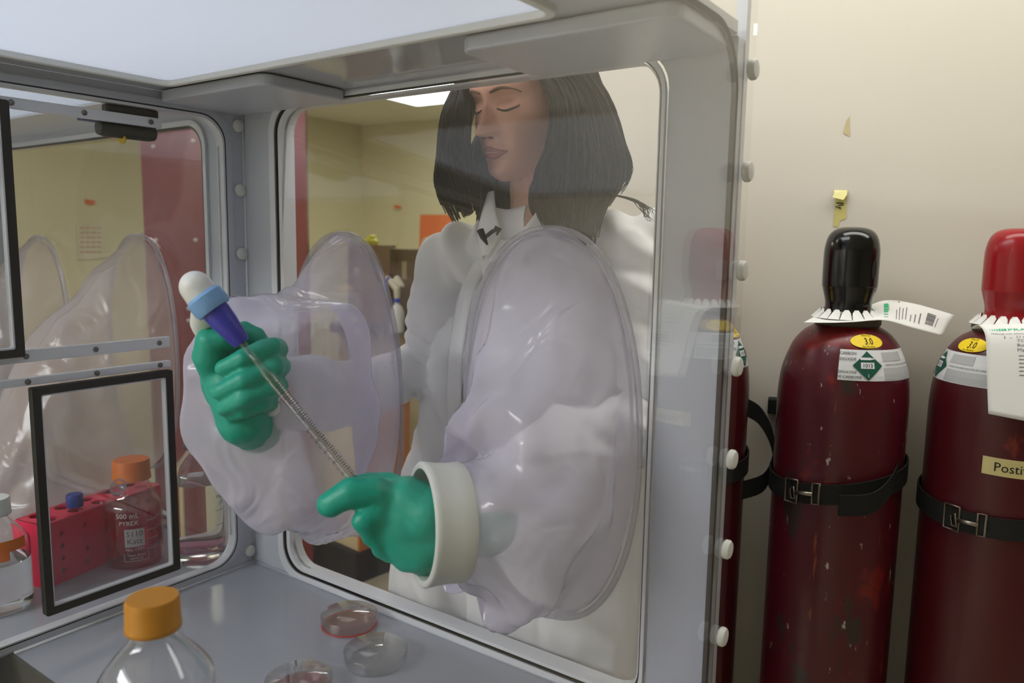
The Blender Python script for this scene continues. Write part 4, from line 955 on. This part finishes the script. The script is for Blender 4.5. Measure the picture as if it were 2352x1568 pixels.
# the dense face itself replaces nothing: it is fused above; features lie on it
def face_pt(x, z, off=.0012):
    # bearing that gives this x at height z
    lo, hi = -pi/2, pi/2
    for _ in range(30):
        md = (lo+hi)/2
        if head_pt(md, z)[0] < x: lo = md
        else: hi = md
    q = head_pt((lo+hi)/2, z); return hd(q[0], q[1]+off, q[2])
def patch(name, outline, mat, off=.0014, par=None, n=10):
    """outline: list of (x, z_low, z_high)"""
    cols = spline(outline, n*2); v_, f_ = [], []; m_ = 5
    for x, a_, b_ in cols:
        for j in range(m_): v_.append(face_pt(x, a_+(b_-a_)*j/(m_-1), off*(1-.9*abs(2*j/(m_-1)-1)**2)))
    for i in range(len(cols)-1):
        for j in range(m_-1): f_.append((i*m_+j, (i+1)*m_+j, (i+1)*m_+j+1, i*m_+j+1))
    o_ = mk(name, v_, f_, mat, person); so = o_.modifiers.new('s', 'SOLIDIFY'); so.thickness = .0012; so.offset = 0; return o_
M_LIP = pm('lips', rgb(178, 108, 104), .4); M_BROW = pm('eyebrow_hair', rgb(112, 82, 62), .8); M_LASH = pm('lashes', rgb(58, 42, 36), .8); M_NOST = pm('nostril', rgb(92, 52, 44), .8)
patch('upper_lip', [(-.0275, -.0735, -.0728), (-.012, -.0735, -.0672), (-.004, -.0735, -.0640), (0, -.0735, -.0652), (.004, -.0735, -.0640), (.012, -.0735, -.0672), (.0275, -.0735, -.0728)], M_LIP)
patch('lower_lip', [(-.0262, -.0745, -.0738), (-.011, -.0822, -.0738), (0, -.0842, -.0738), (.011, -.0822, -.0738), (.0262, -.0745, -.0738)], M_LIP)
for s_ in (-1, 1):
    q = [(s_*.011, .0142, .0172), (s_*.022, .0168, .0212), (s_*.034, .0190, .0226), (s_*.046, .0168, .0184), (s_*.054, .0112, .0117)]
    patch('eyebrow', q if s_ > 0 else q[::-1], M_BROW, .0022)
    q = [(s_*.0175, -.0092, -.0086), (s_*.025, -.0128, -.0108), (s_*.033, -.0142, -.0118), (s_*.041, -.0126, -.0102), (s_*.0495, -.0078, -.0068)]
    patch('eyelashes', q if s_ > 0 else q[::-1], M_LASH, .0018)
    q = [(s_*.0045, -.0508, -.0500), (s_*.0080, -.0520, -.0482), (s_*.0115, -.0506, -.0496)]
    patch('nostril', q if s_ > 0 else q[::-1], M_NOST, .0008)

# coat: looser shell over torso and arms
cp = chain([(V((.572, .19, .585)), .112), (V((.570, .20, .42)), .118), (V((.568, .20, .20)), .130), (V((.568, .20, -.05)), .145), (V((.568, .20, -.30)), .155)])
cp += chain([(V((.505, .195, .53)), .095), (V((.46, .18, .45)), .098), (V((.425, .175, .30)), .112), (V((.39, .175, .10)), .125), (V((.375, .18, -.28)), .135)])+chain([(V((.645, .195, .56)), .10), (V((.655, .205, .30)), .12), (V((.66, .20, -.28)), .13)])
cp += chain([(SHR+V((.012, 0, -.006)), .055), (NB-V((0.035, -.005, .060)), .070), (NB-V((-.035, -.005, .055)), .070), (SHL+V((-.015, 0, .0)), .058)])
cp += chain([(SHR, .056), ((SHR+EL1)/2, .053), (EL1, .052), (PM1+V((0, .02, 0)), .052), (PM1+(WR1-PM1)*.55, .046), (WR1+(PM1-WR1)*.12, .040)])
cp += chain([(SHL, .060), ((SHL+EL2)/2, .057), (EL2, .056), (PM2+V((0, .02, 0)), .056), (PM2+(WR2-PM2)*.55, .044), (PM2+(WR2-PM2)*.80, .034)])
cv, cf = fuse(cp, .0060, 6)
def fold(p):
    q = p
    a_ = noise.noise(V((q.x*13+q.z*4, q.y*13, q.z*3.2)))*.015 + noise.noise(V((q.x*30, q.y*30-q.z*8, q.z*11)))*.0045
    a_ += .0110*sin((q.x+.32*q.z)*92+2.8*noise.noise(q*6))*max(0, 1-abs(q.x-.46)/.20)*(1 if q.y < .18 else .3)
    a_ += .0070*sin((q.x*.7+q.z)*85+3*noise.noise(q*7))*max(0, min(1, (q.x-.66)/.05))*(1 if q.z > .36 else 0)
    for J in (EL1, EL2):                       # creases bunch at the elbows
        r = (q-J).length; a_ += .0065*exp(-(r/.10)**2)*sin((q.z+q.x*.6)*190+q.y*60)
    return a_
me = bpy.data.meshes.new('tmp'); me.from_pydata([tuple(p_) for p_ in cv], [], cf)
nrm = [V(v_.normal) for v_ in me.vertices]
cv = [p_+n_*fold(p_) for p_, n_ in zip(cv, nrm)]
keep = [not ((p_-NB-V((-.003, -.02, .012))).length < .060) for p_ in cv]
cf = [f_ for f_ in cf if all(keep[i] for i in f_)]
coat = mk('lab_coat', cv, cf, M_COAT, person)
# collar, placket, undershirt
def strip3(name, a_, b_, mat, par, n=24, m=6, th=.003):
    o_, _ = sheet(name, [a_, [(p_+q_)/2+V((0, -.004, .002)) for p_, q_ in zip(a_, b_)], b_], mat, par, n, m, th); return o_
strip3('collar', [at(1120, 450, 1.235), at(1105, 500, 1.200), at(1098, 540, 1.180), at(1110, 590, 1.165)], [at(1135, 440, 1.225), at(1140, 490, 1.185), at(1150, 540, 1.165), at(1124, 590, 1.160)], M_COAT, coat)
strip3('collar', [at(1255, 440, 1.180), at(1230, 490, 1.160), at(1185, 545, 1.150), at(1124, 598, 1.155)], [at(1300, 455, 1.185), at(1285, 520, 1.155), at(1225, 570, 1.135), at(1130, 605, 1.150)], M_COAT, coat)
strip3('undershirt', [at(1140, 478, 1.225), at(1170, 482, 1.200), at(1210, 470, 1.185)], [at(1135, 545, 1.190), at(1165, 550, 1.170), at(1205, 535, 1.160)], M_COAT, coat)
# front placket laid on the coat surface
def coat_hit(x, y):
    r = ray(x, y).normalized(); best = None
    hit, loc, nn_, fi = coat.evaluated_get(bpy.context.evaluated_depsgraph_get()).ray_cast(CAM, r)
    return loc if hit else None
bpy.context.view_layer.update()
pl1, pl2 = [], []
for x, y in ((1112, 595), (1085, 640), (1062, 710), (1050, 790), (1045, 870), (1043, 950), (1042, 1040), (1040, 1130)):
    a_, b_ = coat_hit(x-16, y), coat_hit(x+16, y)
    if a_ and b_: pl1.append(a_-ray(x, y)*.003); pl2.append(b_-ray(x, y)*.003)
if len(pl1) > 3: strip3('placket', pl1, pl2, M_COAT, coat)
# hair: a cap over the skull and many falling locks
hairv = []
rings = []
for k in range(14):
    z = .135-.010*k; row = []
    for j in range(64):
        an = 2*pi*j/64; zz = min(z, .1235); x, y, _ = head_pt(an, max(-.1, zz)); s_ = 1.10
        front = cos(an)
        if front > .30 and z < .10: row.append(None); continue
        row.append(hd(x*s_, y*s_-.004+(.006 if front > 0 else -.004), z))
    rings.append(row)
v_, f_, idx = [], [], {}
for i, row in enumerate(rings):
    for j, p_ in enumerate(row):
        if p_ is not None: idx[i, j] = len(v_); v_.append(p_)
for i in range(13):
    for j in range(64):
        k4 = [(i, j), (i, (j+1) % 64), (i+1, (j+1) % 64), (i+1, j)]
        if all(q in idx for q in k4): f_.append(tuple(idx[q] for q in k4))
f_.append(tuple(idx[0, j] for j in range(64)))
hair = mk('hair', v_, f_, M_HAIR, person); so = hair.modifiers.new('s', 'SOLIDIFY'); so.thickness = .006; so.offset = 0
def locks(name, guides, n, r, seed, jit=.004):
    """guides: 3 or 4 curves (lists of V); locks interpolate bilinearly between the first/second (and third/fourth) guide"""
    rr = random.Random(seed); cu = bpy.data.curves.new(name, 'CURVE'); cu.dimensions = '3D'; cu.bevel_depth = 1; cu.bevel_resolution = 1; cu.use_fill_caps = True
    G_ = [spline(g, 26) for g in guides]
    for k in range(n):
        u, w_ = rr.random(), rr.random(); ph = rr.uniform(0, 6); fr = rr.uniform(3, 6); am = rr.uniform(.3, 1)*jit; ln = rr.uniform(.80, 1.0)
        s = cu.splines.new('POLY'); m_ = int(26*ln); s.points.add(m_-1)
        for i in range(m_):
            P_ = [V(g[i]) for g in G_]
            p_ = (P_[0].lerp(P_[1], u)).lerp(P_[2].lerp(P_[3], u), w_)
            t_ = i/25; p_ = p_+V((sin(ph+fr*t_*2), cos(ph*1.7+fr*t_*2), 0))*am*(.3+1.2*t_) + (rt*sin(8.5*t_+3.2*u+seed)+fw*.6*cos(7*t_+2.5*w_))*.0075*t_
            s.points[i].co = (*p_, 1); s.points[i].radius = r*(1.1 if t_ < .1 else 1)*(1-.75*max(0, t_-.55)/.45)*rr.uniform(.9, 1.1)
    t = bpy.data.objects.new('t', cu); COL.objects.link(t); me = bpy.data.meshes.new_from_object(t.evaluated_get(bpy.context.evaluated_depsgraph_get()))
    o_ = mk(name, [v_.co.copy() for v_ in me.vertices], [tuple(p_.vertices) for p_ in me.polygons], M_HAIR, hair, fix=False)
    bpy.data.objects.remove(t); bpy.data.curves.remove(cu); bpy.data.meshes.remove(me); o_['kind'] = 'stuff'; return o_
top = hd(.012, .03, .132); 
# picture-left fall
locks('hair_lock', [
    [hd(.01, .06, .122), hd(-.055, .075, .06), at(1066, 260, 1.20), at(1076, 340, 1.185), at(1092, 410, 1.18), at(1085, 490, 1.19)],
    [hd(.01, .02, .13), hd(-.085, .02, .08), at(1030, 240, 1.25), at(1003, 350, 1.25), at(990, 430, 1.24), at(1046, 520, 1.22)],
    [hd(.01, .0, .13), hd(-.075, -.03, .07), at(1085, 260, 1.29), at(1080, 350, 1.28), at(1105, 410, 1.26), at(1098, 480, 1.24)],
    [hd(.01, -.04, .128), hd(-.09, -.05, .06), at(1036, 240, 1.31), at(1005, 350, 1.31), at(1002, 440, 1.29), at(1058, 525, 1.25)]], 480, .0019, 11)
# picture-right fall
locks('hair_lock', [
    [hd(.012, .065, .122), hd(.05, .075, .075), at(1252, 210, 1.125), at(1256, 330, 1.11), at(1235, 420, 1.11), at(1250, 520, 1.115), at(1290, 560, 1.12)],
    [hd(.015, .03, .132), hd(.085, .02, .09), at(1375, 200, 1.16), at(1418, 320, 1.15), at(1425, 410, 1.14), at(1395, 490, 1.13), at(1385, 585, 1.115)],
    [hd(.012, -.02, .13), hd(.08, -.03, .08), at(1300, 220, 1.21), at(1290, 330, 1.20), at(1225, 430, 1.19), at(1225, 500, 1.18), at(1260, 540, 1.17)],
    [hd(.012, -.05, .12), hd(.095, -.05, .07), at(1390, 200, 1.25), at(1425, 310, 1.25), at(1430, 400, 1.22), at(1380, 480, 1.20), at(1350, 560, 1.17)]], 900, .0020, 12)
locks('hair_lock', [
    [hd(.0, -.03, .13), hd(-.05, -.09, .05), at(1090, 330, 1.31), at(1095, 430, 1.31), at(1110, 530, 1.30)], [hd(.0, -.03, .13), hd(.05, -.09, .05), at(1260, 330, 1.27), at(1270, 430, 1.27), at(1280, 500, 1.26)],
    [hd(.0, -.05, .12), hd(-.05, -.11, .05), at(1080, 330, 1.34), at(1088, 430, 1.34), at(1100, 540, 1.33)], [hd(.0, -.05, .12), hd(.05, -.11, .05), at(1280, 330, 1.32), at(1290, 430, 1.31), at(1290, 520, 1.30)]], 420, .0032, 21)
# thin stray wisps
locks('hair_wisp', [
    [hd(.05, .0, .11), at(1395, 220, 1.18), at(1425, 330, 1.17), at(1442, 390, 1.16), at(1425, 445, 1.15)], [hd(.05, .0, .11), at(1402, 230, 1.18), at(1435, 340, 1.17), at(1444, 400, 1.16), at(1405, 470, 1.15)],
    [hd(.05, -.03, .11), at(1400, 220, 1.20), at(1420, 330, 1.2), at(1436, 390, 1.19), at(1420, 450, 1.18)], [hd(.05, -.03, .11), at(1400, 240, 1.2), at(1428, 340, 1.2), at(1440, 400, 1.19), at(1400, 470, 1.18)]], 40, .0008, 13)
locks('hair_wisp', [
    [at(1380, 430, 1.15), at(1410, 445, 1.13), at(1450, 455, 1.125), at(1485, 475, 1.13), at(1500, 505, 1.135)], [at(1380, 440, 1.15), at(1415, 448, 1.13), at(1455, 462, 1.125), at(1488, 485, 1.13), at(1502, 515, 1.135)],
    [at(1380, 435, 1.16), at(1410, 447, 1.135), at(1450, 458, 1.13), at(1486, 480, 1.13), at(1501, 508, 1.135)], [at(1380, 440, 1.16), at(1415, 450, 1.135), at(1455, 462, 1.13), at(1488, 488, 1.13), at(1502, 518, 1.135)]], 26, .0007, 14)
# trousers and shoes
tv, tf = fuse([c_ for sx in (-.085, .085) for c_ in chain([(hp1+V((sx, 0, 0)), .10), (hp1+V((sx, .0, -.30)), .075), (V((hp1.x+sx, hp1.y+.02, FZ+.08)), .058)])], .012, 4)
mk('trousers', tv, tf, pm('dark_cloth', rgb(50, 50, 56), .8), person)
for sx in (-.085, .085):
    q = V((hp1.x+sx, hp1.y+.02, FZ+.04)); v_, f_ = fuse(chain([(q+V((0, .03, .0)), .038), (q+V((0, -.08, -.002)), .036), (q+V((0, -.15, -.010)), .028)]), .008, 3)
    mk('shoe', v_, f_, pm('black_shoe_leather', rgb(28, 26, 26), .5), person)
# clip-on microphone
mc = thing('lavalier_microphone', 'small black clip-on microphone on the coat opening below the chin', 'microphone', tuple(at(1125, 530, 1.15)))
v_, f_ = tube_geo([at(1103, 528, 1.150), at(1110, 545, 1.148), at(1120, 562, 1.147)], [.0055, .0045, .0015], 12); mk('capsule', v_, f_, M_GASKET, mc)
tube('clip', [at(1114, 545, 1.148), at(1130, 532, 1.147), at(1143, 526, 1.147)], [.003, .0032, .0028], M_GASKET, mc, 8)
tube('clip_jaw', [at(1136, 522, 1.147), at(1148, 527, 1.147), at(1140, 540, 1.147)], [.0032, .0036, .0016], M_GASKET, mc, 8)
